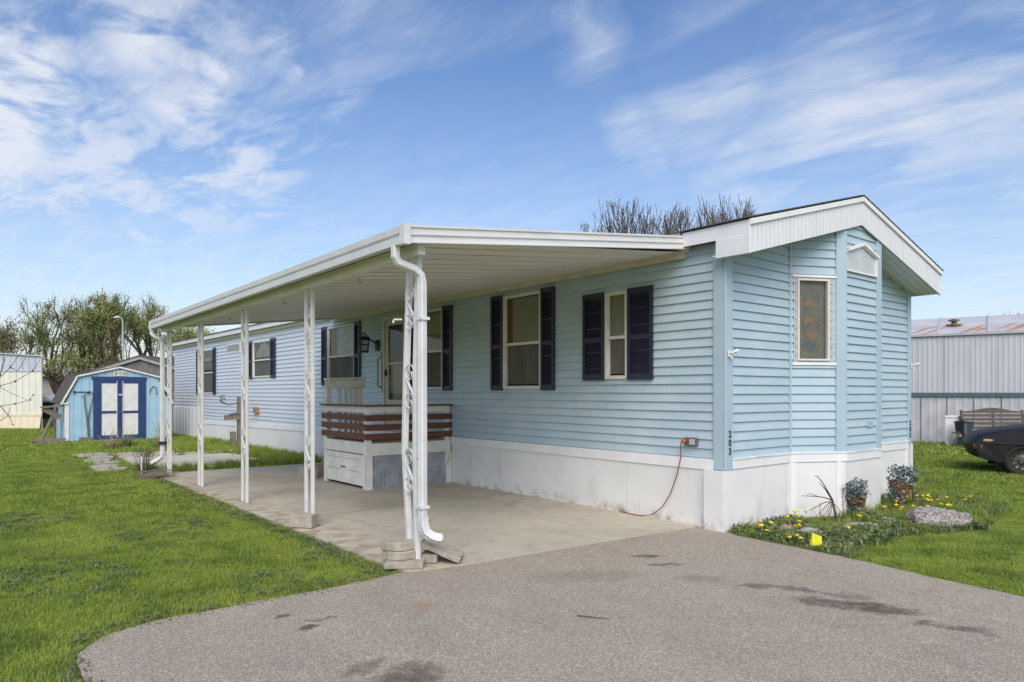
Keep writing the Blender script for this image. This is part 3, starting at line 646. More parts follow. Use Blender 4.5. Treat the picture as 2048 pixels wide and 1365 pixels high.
# white wood skirting on the front with band
def skirt_run(T, L, z1=.66, o=.022, first=0):
    n = max(1, round(L/1.3))
    for k in range(n):
        M().box(k*L/n+.003, (k+1)*L/n-.003, -.01, o, 0.0, z1, T).build('skirt_panel', 'skirt', home)
    M().box(0, L, .0, o+.012, z1-.012, z1+.10, T).build('skirt_band', 'white', home, bevel=.003, segs=1)
    M().box(0, L, o+.012, o+.02, z1+.085, z1+.10, T).build('band_lip', 'white', home)
TA = plane((-.075, 0), (1.26, 0)); skirt_run(plane((.11, 0), (1.26, 0)), 1.15)
M().box(-.075, .11, -.028, -.002, 0, .64).build('skirt_post', 'skirt', home); M().box(-.078, -.05, 0.0, .2, 0, .64).build('skirt_post', 'skirt', home)
skirt_run(T2, L2+.008); skirt_run(T3, L3, z1=.655, o=.026); skirt_run(TR, .71); skirt_run(plane((3.44, 0), (W+.06, 0)), W-3.44-.04)
for (T, s_) in ((plane((0, 0), (2, 0)), 1.235), (T2, .03), (T2, L2-.10), (plane((3.44, 0), (W, 0)), W-3.44-.10)):
    M().box(s_-.02, s_+.045, .022, .032, 0, .648, T).build('skirt_batten', 'white', home)
M().box(W-.0, W+.07, -.04, .1, 0, .72).build('skirt_post', 'skirt', home)
# loose ends of trim on the band
M().box(.40, .75, .034, .046, .752, .764, plane((.11, 0), (1.26, 0))).build('loose_strip', 'gable', home)
M().box(.20, .62, .04, .05, .756, .768, T3).build('loose_strip', 'gable', home)
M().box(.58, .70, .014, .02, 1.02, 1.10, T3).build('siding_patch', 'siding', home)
# skirting along the carport wall
ys = [.2, 1.32, 2.54, 3.76, 4.98, 6.2, 7.42, 8.64, 9.86, 11.08, 12.3, 13.52, 14.74, 15.96, 17.18, 18.2, 19.2]
zb = lambda y: .645 if y < 6 else .645-(y-6)*.0118
for y0, y1 in zip(ys, ys[1:]):
    m = M(); o = -.022
    m.prism([(o, y0+.003, .0), (o, y1-.003, .0), (o, y1-.003, zb(y1)), (o, y0+.003, zb(y0))], (.03, 0, 0)); m.build('skirt_panel', 'skirt', home)
    m = M(); e = 0.0 if y0 > .3 else .085
    m.prism([(-.036, y0-e, zb(y0)-.01), (-.036, y1, zb(y1)-.01), (-.036, y1, zb(y1)+.105), (-.036, y0-e, zb(y0)+.105)], (.04, 0, 0)); m.build('skirt_band', 'white', home)
y = 19.2
while y < LEN-.05:
    M().box(-.04, -.004, y+.006, y+.35, .02, .96).build('skirt_board', 'gable', home, bevel=.006, segs=1); M().box(-.03, -.004, y+.35, y+.39, .02, .94).build('skirt_gap', 'vent', home); y += .39
# roof, eaves and gable
RS = .264; EX = .15; zr = lambda x: 3.175 + RS*(min(x, W-x)+EX)
roof = M()
for sgn in (0, 1):
    X = (lambda x: x) if sgn == 0 else (lambda x: W-x)
    n = 17; w = (W/2+EX+.03)/n
    for k in range(n):
        x0 = -EX-.03+k*w; x1 = x0+w; t0 = zr(-EX)+RS*(x0+EX)
        a_ = [(X(x0), -.403, t0+.006), (X(x1), -.403, t0+RS*w+.0), (X(x1), -.403, t0+RS*w-.01), (X(x0), -.403, t0-.008)]
        roof.prism(a_ if sgn == 0 else a_[::-1], (0, LEN+.55, 0))
ro = roof.build('roof', 'shingle', home)
ru = M(); ru.prism([(-EX+.01, -.34, zr(-EX)-.05), (W/2, -.34, zr(W/2)-.05), (W+EX-.01, -.34, zr(-EX)-.05), (W+EX-.01, -.34, zr(-EX)-.02), (W/2, -.34, zr(W/2)-.02), (-EX+.01, -.34, zr(-EX)-.02)], (0, LEN+.3, 0)); ru.build('roof_deck', 'grey_gable', ro)
M().box(.95, 1.45, 3.0, 3.5, zr(1.1)-.05, zr(1.25)+.10).build('roof_vent', 'black', ro, bevel=.03)
YO = -.38; HF = .285
ztop = lambda x: 3.165 + RS*(min(x, W-x)+EX)-.012
for sg in (0, 1):            # thin top board over the ribbed fascia
    X = (lambda x: x) if sg == 0 else (lambda x: W-x)
    p = [(X(-EX), YO-.022, ztop(-EX)-.055), (X(W/2), YO-.022, ztop(W/2)-.055), (X(W/2), YO-.022, ztop(W/2)), (X(-EX), YO-.022, ztop(-EX))]
    M().prism(p if sg == 0 else p[::-1], (0, .03, 0)).build('rake_board', 'white', home)
n = 31; w = (W/2+EX-.005)/n
protos = []
for sg in (0, 1):
    g = w-.008; r_ = RS*(1 if sg == 0 else -1)
    m = M(); m.prism([(0, 0, 0), (g, 0, r_*g), (g, 0, r_*g+HF), (0, 0, HF)], (0, .014, 0))
    for k in range(n):
        x = -EX+.002+k*w if sg == 0 else W/2+.004+k*w
        z = ztop(x)-.05-HF
        loc = (x, YO, z)
        if k == 0: o = m.build('fascia_panel', 'gable', home, local=True); o.location = loc; pr = o
        else: dup(pr, loc, home)
    m = M()                   # darker backing in the grooves and the lower lip
    p = [(-EX if sg == 0 else W/2, YO+.006, ztop(-EX if sg == 0 else W/2)-.05-HF+.003), (W/2 if sg == 0 else W+EX, YO+.006, ztop(W/2 if sg == 0 else W+EX)-.05-HF+.003)]
    m.prism([p[0], p[1], (p[1][0], p[1][1], p[1][2]+HF), (p[0][0], p[0][1], p[0][2]+HF)], (0, .02, 0)); m.build('fascia_backing', 'grey_fascia', home)
# soffit of the front overhang: ribbed strips that follow the gable
for sg in (0, 1):
    for k, y0 in enumerate((YO+.03, YO+.13, YO+.23, YO+.33)):
        X0, X1 = (-EX+.01, W/2) if sg == 0 else (W/2, W+EX-.01)
        zz = lambda x: ztop(x)-.05-HF+.02
        M().prism([(X0, y0, zz(X0)), (X1, y0, zz(X1)), (X1, y0, zz(X1)+.012), (X0, y0, zz(X0)+.012)], (0, .094, 0)).build('soffit_panel', 'gable', home)
# left side of the overhang and the eaves above the long wall
M().box(-EX-.002, -EX+.02, YO-.01, .42, 3.0, ztop(-EX)).build('side_fascia', 'gable', home, bevel=.004, segs=1)
M().box(-EX-.006, -EX+.018, YO-.014, .0, ztop(-EX)-.05-HF-.002, 3.006).build('side_fascia', 'gable', home, bevel=.004, segs=1)
M().box(-EX+.018, .0, -.012, .0, ztop(-EX)-.05-HF, 3.0).build('side_fascia', 'gable', home)
M().box(-.06, .02, .42, LEN+.1, 2.965, 3.05).build('eave_trim', 'cream', home)
M().box(-EX, -EX+.025, .45, LEN+.1, 3.04, 3.165).build('eave_fascia', 'white', home)
M().box(-EX+.025, .02, .45, LEN+.1, 3.05, 3.062).build('eave_soffit', 'gable', home)
M().box(W, W+EX, -.0, LEN, 2.85, 2.87).build('eave_soffit', 'gable', home); M().box(W+EX-.02, W+EX, YO+.03, LEN, 2.84, 3.16).build('eave_fascia', 'gable', home)
# house number, once on each corner trim
def text_mesh(ch, size, mname):
    cu = bpy.data.curves.new('digit', 'FONT'); cu.body = ch; cu.size = size; cu.offset = .0022; cu.extrude = .002; cu.align_x = 'CENTER'
    tmp = bpy.data.objects.new('digit', cu); col.objects.link(tmp); dg = bpy.context.evaluated_depsgraph_get()
    me = bpy.data.meshes.new_from_object(tmp.evaluated_get(dg)); bpy.data.objects.remove(tmp); me.materials.clear(); me.materials.append(K[mname]); return me
for ch, z in (('2', .985), ('0', .895), ('3', .805)):
    me = text_mesh(ch, .098, 'black_digit')
    for x in (.045, W-.012):
        o = bpy.data.objects.new('digit', me); col.objects.link(o); o.parent = home; o.rotation_euler = (R(90), 0, 0); o.location = (x, -.037, z)
# small fixtures hung on the house
for (p, nm, lab) in (((.02, -.04, 1.85), 'flag_bracket', 'small white flag bracket on the near corner trim above the house number'), ((W+.01, -.04, 1.83), 'flag_bracket', 'small white flag bracket on the far corner trim of the bay end')):
    t_ = thing(nm, lab, 'bracket', p)
    x, y, z = p
    M().box(x-.02, x+.02, y-.012, y, z-.035, z+.035).build('base_plate', 'plastic_white', t_, bevel=.004)
    M().tube([(x, y-.012, z), (x+.03, y-.05, z+.02), (x+.055, y-.085, z+.035)], [.016, .013, .017], 8).build('socket', 'plastic_white', t_, smooth=True)
    M().tube([(x, y-.02, z-.02), (x-.02, y-.06, z-.06)], .008, 6).tube([(x+.03, y-.05, z+.03), (x+.06, y-.05, z-.01)], .007, 6).build('thumb_screw', 'plastic_white', t_)
t_ = thing('wall_lantern', 'black cage wall lantern on the siding left of the door', 'lantern', (-.03, 7.5, 2.2))
y, z, x = 7.62, 2.32, -.20
M().box(-.05, -.018, 7.36, 7.48, 2.22, 2.42).build('wall_plate', 'black', t_, bevel=.01)
M().tube([(-.05, 7.44, 2.36), (-.12, 7.46, 2.40), (x, 7.56, 2.52), (x, y, 2.56), (x, 7.70, 2.52), (x, 7.68, 2.46)], .014, 6).build('arm', 'black', t_, smooth=True)
m = M()
for k in range(10):
    a_ = 2*math.pi*k/10; c, s_ = math.cos(a_), math.sin(a_); m.tube([(x+c*.10, y+s_*.10, 2.43), (x+c*.075, y+s_*.075, 2.21)], .007, 4)
for zz, rr in ((2.43, .105), (2.34, .092), (2.22, .08)):
    m.tube([(x+math.cos(2*math.pi*k/12)*rr, y+math.sin(2*math.pi*k/12)*rr, zz) for k in range(13)], .008, 4)
m.build('cage', 'black', t_)
M().lathe([(.115, 2.425), (.11, 2.45), (.04, 2.485), (.01, 2.50)], (x, y, 0), 12).build('cap', 'black', t_)
M().lathe([(.075, 2.19), (.08, 2.21), (.03, 2.215)], (x, y, 0), 12).build('bottom_ring', 'black', t_)
t_ = thing('power_outlet', 'dark weatherproof power outlet on the long wall near the corner', 'power outlet', (0, .40, .9))
M().box(-.05, -.012, .31, .47, .875, .965).build('outlet_box', 'outlet', t_, bevel=.006)
M().box(-.058, -.05, .33, .40, .89, .95).build('cover', 'vent', t_)
t_ = thing('extension_cord', 'red extension cord plugged in by the corner and trailing to the slab', 'cord', (0, .45, .03))
M().tube([(-.06, .44, .925), (-.10, .45, .925), (-.115, .46, .915)], [.024, .022, .012], 8).build('plug', 'plug', t_, smooth=True)
M().tube([(-.115, .46, .915), (-.10, .48, .86), (-.07, .50, .75), (-.06, .56, .55), (-.06, .65, .33), (-.065, .76, .17), (-.07, .90, .07), (-.08, 1.04, .039), (-.075, 1.2, .039), (-.07, 1.32, .04), (-.075, 1.4, .05), (-.07, 1.36, .07), (-.06, 1.30, .045)], .0055, 6).build('cable', 'cord', t_, smooth=True)

# ------------------------------------------------------------------ carport
cp = thing('carport', 'white aluminium carport roof on paired scrollwork posts along the blue home', 'carport', (-3.25, .5, 0))
XO = -3.46; YN, YF = .52, 9.15
slope = lambda y: math.atan2((2.985-(2.645-.008*(y-YN))), -XO)
pw_ = .298; n = int((YF-YN)/pw_)+1
m = M(); prof = []
for k in range(3):
    b0 = k*pw_/3; prof += [(b0, 0), (b0+.06, 0), (b0+.067, .014), (b0+.092, .014)]
prof.append((pw_-.004, 0)); L_ = 3.44
for (a, za), (b, zb_) in zip(prof, prof[1:]): m.quad((0, a, za), (-L_, a, za), (-L_, b, zb_), (0, b, zb_))
for k in range(n):
    y = YN+.01+k*pw_
    if k == 0: o = m.build('roof_panel', 'ceil', cp, local=True); pr = o
    else: o = dup(pr, (0, 0, 0), cp)
    o.location = Vector((0.0, y, 2.985))-BASE[cp.name]; o.rotation_euler = (0, -slope(y), 0)
nl, fl_ = YN, YF
M().add([(0, nl, 3.03), (XO, nl, 2.70), (XO, fl_, 2.63), (0, fl_, 3.03), (0, nl, 3.06), (XO, nl, 2.73), (XO, fl_, 2.66), (0, fl_, 3.06)], [(0, 1, 2, 3), (7, 6, 5, 4), (0, 4, 5, 1), (1, 5, 6, 2), (2, 6, 7, 3), (3, 7, 4, 0)]).build('roof_top', 'alum', cp)
def strip_profile(A, B, prof, name, m_='alum', flipn=False):
    b = M(); A = Vector(A); B = Vector(B); d = (B-A); nrm = Vector((d.y, -d.x, 0)).normalized() * (-1 if flipn else 1)
    r1 = [A+nrm*o+Vector((0, 0, z)) for o, z in prof]; r2 = [B+nrm*o+Vector((0, 0, z)) for o, z in prof]; n_ = len(prof)
    for k in range(n_): b.quad(r1[k], r2[k], r2[(k+1) % n_], r1[(k+1) % n_])
    b.quad(*r1); b.quad(*r2[::-1]); return b.build(name, m_, cp)
fp = [(0, 0), (.035, 0), (.035, .012), (.018, .016), (.018, .060), (.030, .064), (.030, .078), (.018, .082), (.018, .120), (.03, .124), (.03, .142), (0, .142)]
strip_profile((XO-.02, YN, 2.615), (-.05, YN-.09, 2.99), fp, 'front_fascia')
M().box(-.075, -.05, YN-.125, YN-.06, 2.985, 3.135).build('fascia_end_cap', 'alum', cp)
gp_ = [(0, 0), (.03, 0), (.075, .03), (.085, .06), (.06, .065), (.06, .085), (.085, .09), (.085, .145), (0, .145)]
gp_ = [(-.01, 0), (.05, 0), (.055, .06), (.02, .068), (.02, .085), (.045, .092), (.05, .142), (-.01, .142)]
strip_profile((XO, YF+.04, 2.545), (XO, YN, 2.615), gp_, 'gutter', flipn=False)
M().box(XO-.06, XO-.0, YN-.042, YN+.03, 2.605, 2.765).build('corner_cap', 'alum', cp)
M().box(XO-.05, XO+.0, YF+.0, YF+.05, 2.54, 2.69).build('gutter_end', 'alum', cp)
M().add([(-3.34, YN+.05, 2.56), (-3.27, YN+.05, 2.56), (-3.27, YF-.05, 2.50), (-3.34, YF-.05, 2.50), (-3.34, YN+.05, 2.645), (-3.27, YN+.05, 2.645), (-3.27, YF-.05, 2.585), (-3.34, YF-.05, 2.585)], [(0, 1, 2, 3), (7, 6, 5, 4), (0, 4, 5, 1), (1, 5, 6, 2), (2, 6, 7, 3), (3, 7, 4, 0)]).build('beam', 'ceil', cp)
strip_profile((XO+.01, YF, 2.555), (-.02, YF, 2.95), [(0, 0), (-.03, 0), (-.03, .09), (0, .09)], 'rear_fascia')
# ledger on the house wall, with dark rib gaps above
M().box(-.055, -.018, YN-.05, YF+.2, 2.905, 2.965).build('ledger', 'cream', cp)
m = M()
for k in range(28): m.box(-.05, -.02, YN+.12+k*.298, YN+.2+k*.298, 2.965, 2.978)
go = m.build('rib_gaps', 'dark', cp); go['kind'] = 'stuff'
def oval(cy, cz, ry, rz, n_=14): return [(-3.268, cy+ry*math.cos(2*math.pi*k/n_), cz+rz*math.sin(2*math.pi*k/n_)) for k in range(n_+1)]
POST = [(.735, .175), (2.92, .165), (4.985, .165), (6.99, .165), (8.88, .165)]
for i, (yc, sp) in enumerate(POST):
    zt = 2.57-.007*(yc-YN)
    if i == 0:
        pa = [(-3.25, .70, zt), (-3.25, .745, 1.6), (-3.25, .745, .9), (-3.25, .725, .03)]
        pb = [(-3.25, .84, zt), (-3.25, .90, 1.6), (-3.25, .925, .95), (-3.25, .84, .14)]
    else:
        pa = [(-3.25, yc-sp/2, zt), (-3.25, yc-sp/2, .03)]; pb = [(-3.25, yc+sp/2, zt), (-3.25, yc+sp/2, .03)]
    for q in (pa, pb):
        b = M(); b.tube(q, .032 if i == 0 else .0255, 4, True); o = b.build('upright', 'alum', cp, bevel=.004, segs=1)
        if i == 0 and q is pb: o['label'] = 'bent upright kicked out of line above the stacked blocks'
    for zc_ in (2.16, 1.50, .80):
        c = lambda z: (yc+.0 if i else .735+.08*1.0 + (.01 if z < 1.5 else 0))
        b = M(); hw = sp/2-.022
        for dz in (.12, -.12):
            b.ribbon(oval(c(zc_), zc_+dz, hw, .062), (.014 if i == 0 else .008, 0, 0), .004)
            b.ribbon([(-3.268, c(zc_)+hw*.5*math.cos(a_), zc_+dz-.02+.026*math.sin(a_)) for a_ in [k*.5 for k in range(9)]], (.012, 0, 0), .004)
        b.ribbon([(-3.268, c(zc_)+hw, zc_+.075), (-3.268, c(zc_)-hw, zc_-.075)], (.02, 0, 0), .006)
        b.build('scroll', 'alum', cp)
    if i: M().box(-3.30, -3.2, yc-sp/2-.05, yc+sp/2+.05, .030, .036).build('foot_plate', 'galv', cp)
ds = M(); ds.tube([(-3.485, .67, 2.62), (-3.485, .67, 2.53), (-3.46, .665, 2.485), (-3.33, .64, 2.445), (-3.275, .63, 2.40), (-3.265, .625, 2.33), (-3.262, .622, .42), (-3.255, .61, .34), (-3.225, .59, .285), (-3.17, .565, .262), (-3.12, .545, .255)], .043, 4, True)
dso = ds.build('downspout', 'alum', cp, bevel=.008, segs=1)
for z in (2.05, .52): M().box(-3.305, -3.22, .58, .672, z-.012, z+.012).build('strap', 'alum', dso)
pth = [Vector(q) for q in ((-3.262, .622, .44), (-3.262, .62, .40), (-3.258, .614, .36), (-3.245, .603, .315), (-3.21, .583, .28), (-3.17, .565, .262), (-3.135, .55, .256))]
eq, er = [], []
for k in range(25):
    u = k/24*5.98; i = min(5, int(u)); eq.append(pth[i].lerp(pth[i+1], u-i)); er.append(.0445 if k % 2 else .0475)
M().tube(eq, er, 4, True).build('elbow', 'alum', dso)
ds = M(); ds.tube([(-3.485, 9.08, 2.55), (-3.485, 9.08, 2.46), (-3.44, 9.06, 2.41), (-3.36, 9.03, 2.37), (-3.33, 9.02, 2.30), (-3.33, 9.02, .42), (-3.34, 9.02, .33), (-3.40, 9.05, .27), (-3.5, 9.1, .22)], .043, 4, True); dso = ds.build('downspout', 'alum', cp, bevel=.008, segs=1)
M().box(-3.385, -3.27, 8.96, 9.08, .55, .60).build('strap', 'black', dso)
for (y, z) in ((1.75, 2.49), (3.6, 2.47), (5.6, 2.46), (7.7, 2.44)):
    M().tube([(-3.26, y, z+.04), (-3.26, y, z), (-3.245, y, z-.015), (-3.23, y, z)], .005, 5).build('hanging_hook', 'wire', cp)
M().tube([(-3.28, .92, 2.065), (-3.33, .965, 2.065), (-3.335, .97, 2.055), (-3.335, .97, 2.035)], .009, 6).build('arm_hook', 'alum', cp)
M().tube([(-3.25, .93, .96), (-3.25, .72, .90)], .010, 6).build('tie_bolt', 'galv', cp)

# ------------------------------------------------------------------ porch
po = thing('porch', 'small white porch with red brown rail boards and corrugated base before the door', 'porch', (-.75, 5.7, .03))
x0, x1, y0, y1 = -1.50, -.05, 5.0, 6.45
for k in range(10): M().box(x0+.01, x1, y0+.01+k*.143, y0+.148+k*.143, .70, .728).build('deck_board', 'deckwood', po)
M().box(x0-.02, x1, y0-.022, y0+.005, .52, .70).build('rim_board', 'porch_white', po, bevel=.004, segs=1)
M().box(x0-.022, x0+.005, y0+.006, y1, .545, .715).build('rim_board', 'porch_white', po, bevel=.004, segs=1)
for (x, y, zt) in ((x0+.035, y0+.035, 1.24), (x0+.035, y1-.035, 1.24), (x1-.05, y0+.035, 1.24)):
    M().box(x-.042, x+.042, y-.042, y+.042, .03, zt).build('rail_post', 'porch_white', po, bevel=.004, segs=1)
for z in (.80, .935, 1.075):
    M().box(x0-.028, x1+.02, y0-.034, y0-.008, z-.045, z+.045).build('rail_board', 'brown_wood', po, bevel=.003, segs=1)
    M().box(x0-.034, x0-.009, y0-.010, y1+.05, z-.045+.004, z+.049).build('rail_board', 'brown_wood', po, bevel=.003, segs=1)
M().box(x0-.01, x1-.01, y0-.005, y0+.02, 1.15, 1.24).build('top_rail', 'porch_white', po); M().box(x0-.005, x0+.02, y0+.02, y1, 1.15, 1.24).build('top_rail', 'porch_white', po)
M().box(x0-.06, x1+.02, y0-.055, y0+.08, 1.243, 1.268).build('cap_rail', 'brown_wood', po); M().box(x0-.06, x0+.08, y0+.081, y1+.06, 1.243, 1.268).build('cap_rail', 'brown_wood', po)
# cupboard doors below the deck
M().box(x0-.012, x0+.02, y1-.085, y1, .03, .545).build('corner_board', 'porch_white', po); M().box(x0-.012, x0+.02, y0+.0, y0+.1, .03, .545).build('corner_board', 'porch_white', po)
for a, b in ((y0+.105, y0+.72), (y0+.726, y1-.09)):
    m = M(); f = .075; zA, zB = .075, .53
    m.box(x0-.016, x0+.02, a, a+f, zA, zB).box(x0-.016, x0+.02, b-f, b, zA, zB)
    for p, q in ((zA, zA+f), (.275, .345), (zB-f, zB)): m.box(x0-.016, x0+.02, a+f, b-f, p, q)
    d_ = m.build('cupboard_door', 'porch_white', po, bevel=.003, segs=1)
    M().box(x0+.006, x0+.014, a+f, b-f, zA+f, .275).build('door_panel', 'porch_white', d_); M().box(x0+.006, x0+.014, a+f, b-f, .345, zB-f).build('door_panel', 'porch_white', d_)
M().box(x0-.035, x0-.017, y0+.66, y0+.71, .305, .325).build('latch', 'wire', po); M().box(x0-.04, x0-.017, y0+.735, y0+.78, .31, .33).build('padlock', 'black', po, bevel=.004)
# corrugated sheets below the deck
def corr(xa, xb, za, zb_, oy, pitch=.042):
    m = M(); n_ = int((xb-xa)/pitch*6); pr_ = []
    for k in range(n_+1):
        x = xa+(xb-xa)*k/n_; pr_.append((x, oy+.010*math.sin(2*math.pi*x/pitch)))
    for (a, b), (c, d) in zip(pr_, pr_[1:]): m.quad((a, b, za), (c, d, za), (c, d, zb_), (a, b, zb_))
    return m
corr(x0+.08, x1-.08, .30, .52, y0+.004).build('corrugated_sheet', 'galv', po, smooth=True); corr(x0+.08, x1-.08, .03, .325, y0-.012).build('corrugated_sheet', 'galv', po, smooth=True)
M().box(x0-.012, x0+.085, y0-.02, y0+.01, .03, .52).build('corner_board', 'porch_white', po); M().box(x1-.09, x1+.02, y0-.02, y0+.01, .03, .52).build('corner_board', 'porch_white', po)
m = M(); m.tube([(x1-.05+.018*math.sin(k*.9), y0-.023, .42-.014*k) for k in range(9)], .004, 4).build('painted_scroll', 'wire', po)
# stair rail behind
yb = 6.40
for (x, w) in ((-1.46, .075), (-1.27, .05), (-1.16, .04), (-1.07, .04), (-.985, .045)):
    M().box(x-w/2, x+w/2, yb-.03, yb+.03, .72, 1.64).build('stair_baluster', 'porch_grey', po, bevel=.003, segs=1)
M().box(-.925, -.86, yb-.03, yb+.03, .72, 1.60).build('stair_baluster', 'porch_grey', po, bevel=.003, segs=1)
M().bar((-1.53, yb-.045, 1.575), (-.82, yb-.045, 1.60), .03, .13).build('stair_rail', 'porch_grey', po, bevel=.004, segs=1)
M().bar((-1.53, yb-.02, 1.66), (-.82, yb-.02, 1.69), .11, .035).build('stair_cap', 'porch_grey', po, bevel=.004, segs=1)
for k in range(3): M().box(-1.3, -.1, 6.46+k*.27, 6.74+k*.27, .03, .55-k*.17).build('step', 'deckwood', po)
t_ = thing('cardboard_box', 'small brown box on the slab behind the porch cupboard', 'box', (-1.52, 6.85, .03)); M().box(-1.72, -1.5, 6.75, 6.98, .03, .22).build('carton', 'block', t_); M().box(-1.72, -1.5, 6.74, 6.99, .22, .226).build('lid', 'block', t_)

# ------------------------------------------------------------------ loose blocks at the near posts
def slab_obj(name, label, cat, c, size, rz, m='block', rx=0, ry=0, bevel=.008, wob=.006, group=None, rnd=0):
    o = M(); sx, sy, sz = size; n_ = 5; g = []
    pts = []
    for i in range(n_+1):
        t = i/n_; pts.append((-sx/2+sx*t, -sy/2+random.uniform(-wob, wob)+rnd*4*(t-.5)**2))
    for i in range(n_+1):
        t = i/n_; pts.append((sx/2-sx*t, sy/2+random.uniform(-wob, wob)))
    o.prism([(x, y, 0) for x, y in pts], (0, 0, sz))
    ob = o.build(name, m, local=True, bevel=bevel); ob.location = c; ob.rotation_euler = (rx, ry, rz); return tag(ob, label, cat, group)
slab_obj('paving_slab', 'flat square slab on the ground under the two rounded pavers', 'slab', (-3.33, .77, .032), (.31, .30, .05), R(-38), bevel=.006)
slab_obj('rounded_paver', 'lower of the two rounded pavers stacked at the bent post', 'paver', (-3.38, .80, .084), (.27, .15, .07), R(-38), rnd=.07)
slab_obj('rounded_paver', 'topmost rounded paver of the stack at the bent post', 'paver', (-3.385, .815, .157), (.27, .16, .07), R(-34), rnd=.07)
slab_obj('paving_slab', 'broken concrete slab leaning tilted on a low block by the downspout', 'slab', (-3.02, .72, .105), (.36, .26, .045), R(-42), ry=R(22), wob=.014)
slab_obj('brick_block', 'low grey block under the raised end of the leaning slab', 'block', (-3.10, .76, .034), (.14, .2, .07), R(-42))
slab_obj('concrete_block', 'weathered concrete block at the foot of the second post', 'block', (-3.33, 2.86, .034), (.25, .17, .14), R(-50), bevel=.012)

# ------------------------------------------------------------------ blue shed
shd = thing('garden_shed', 'small sky blue barn roof shed with royal blue framed double doors', 'shed', (-2.16, 19.5, 0))
SY = 19.5
gm = [(-3.55, .02), (-.82, .02), (-.82, 1.17), (-1.12, 1.90), (-2.17, 2.17), (-3.22, 1.90), (-3.55, 1.17)]
def zgam(x):
    pts = gm[2:]; pts = sorted(pts)
    for (a, za), (b, zb_) in zip(pts, pts[1:]):
        if a <= x <= b: return za+(zb_-za)*(x-a)/(b-a)
    return 1.17
x = -3.55
while x < -.83:
    b = min(x+.2, -.82); ks = sorted({x+.004, b-.004} | {g_[0] for g_ in gm if x+.004 < g_[0] < b-.004})
    M().prism([(x+.0025, SY, .03), (b-.0025, SY, .03)] + [(k, SY, zgam(k)-.01) for k in reversed(ks)], (0, .03, 0)).build('wall_board', 'shed_blue', shd); x = b
M().prism([(px, SY+.025, z) for px, z in gm], (0, .02, 0)).build('front_wall', 'shed_blue', shd)
M().box(-3.55, -3.52, SY+.03, SY+2.3, .02, 1.17).build('side_wall', 'shed_blue', shd); M().box(-.85, -.82, SY+.03, SY+2.3, .02, 1.17).build('side_wall', 'shed_blue', shd)
M().prism([(px, SY+2.3, z) for px, z in gm], (0, .03, 0)).build('rear_wall', 'shed_blue', shd)
rp = [(-3.66, 1.13), (-3.26, 1.94), (-2.17, 2.22), (-1.08, 1.94), (-.70, 1.13)]
for (a, b) in zip(rp, rp[1:]):
    m = M(); n_ = 7
    for k in range(n_):
        t0, t1 = (k/n_, (k+1)/n_); p = lambda t: (a[0]+(b[0]-a[0])*t, a[1]+(b[1]-a[1])*t)
        up = 1 if b[1] > a[1] else 0; (xa, za), (xb, zb_) = p(t0), p(t1); da, db = (.02, .006) if up else (.006, .02)
        m.prism([(xa, SY-.05, za), (xb, SY-.05, zb_), (xb, SY-.05, zb_+db), (xa, SY-.05, za+da)], (0, 2.45, 0))
    m.build('roof_slope', 'shingle', shd)
    M().bar((a[0], SY-.055, a[1]-.02), (b[0], SY-.055, b[1]-.02), .03, .05).build('rake_trim', 'shed_white', shd)
M().box(-3.68, -3.48, SY-.06, SY-.02, 1.11, 1.15).build('eave_return', 'shed_white', shd)
M().box(-3.57, -3.46, SY-.022, SY-.002, .0, 1.14).build('corner_board', 'shed_white', shd)
for q in ((-2.86, -2.72, .03, 1.83), (-1.60, -1.46, .03, 1.83), (-2.90, -1.44, 1.82, 1.92)): M().box(q[0], q[1], SY-.03, SY-.003, q[2], q[3]).build('door_frame', 'shed_trim', shd)
for (a, b) in ((-2.715, -2.17), (-2.163, -1.605)):
    m = M(); f = .07
    m.box(a, a+f, SY-.025, SY-.003, .06, 1.815).box(b-f, b, SY-.025, SY-.003, .06, 1.815)
    for p, q in ((.06, .06+.12), (.83, .90), (1.815-.09, 1.815)): m.box(a+f, b-f, SY-.025, SY-.003, p, q)
    d_ = m.build('shed_door', 'shed_trim', shd)
    for p, q in ((.18, .83), (.90, 1.725)): M().box(a+f, b-f, SY-.012, SY-.002, p, q).build('door_panel', 'shed_white', d_)
    M().box((b-f-.012) if a < -2.4 else a+f-.002, (b-f+.004) if a < -2.4 else a+f+.014, SY-.03, SY-.024, .08, 1.79).build('door_edge', 'shed_white', d_)
M().box(-2.20, -2.10, SY-.05, SY-.026, 1.36, 1.40).build('door_latch', 'plastic_white', shd); M().box(-2.20, -2.06, SY-.045, SY-.026, .85, .88).build('door_hasp', 'steel', shd)
M().box(-2.86, -2.0, SY-.09, SY-.035, .0, .045).build('door_sill', 'shed_white', shd)
t_ = thing('gable_plaque', 'small framed white plaque with faded red prints above the shed doors', 'plaque', (-2.16, SY-.03, 2.0))
M().box(-2.34, -1.99, SY-.02, SY-.002, 1.94, 2.09).build('plaque_board', 'shed_white', t_)
for k, mm in ((0, 'etch_orange'), (1, 'vent'), (2, 'etch_orange')): M().box(-2.31+k*.11, -2.225+k*.11, SY-.023, SY-.02, 1.965, 2.065).build('print', mm, t_)
t_ = thing('hook_rail', 'dark hook rail on the left of the shed front', 'hook rail', (-3.15, SY-.02, 1.45))
M().box(-3.34, -2.96, SY-.015, SY-.002, 1.445, 1.475).build('rail', 'shed_trim', t_)
for xx in (-3.33, -2.97): M().box(xx-.02, xx+.02, SY-.03, SY-.015, 1.41, 1.50).build('hook', 'shed_trim', t_)
t_ = thing('garden_cultivator', 'long handled garden hoe with curved top hanging from the hook rail', 'garden tool', (-3.0, SY-.05, .1))
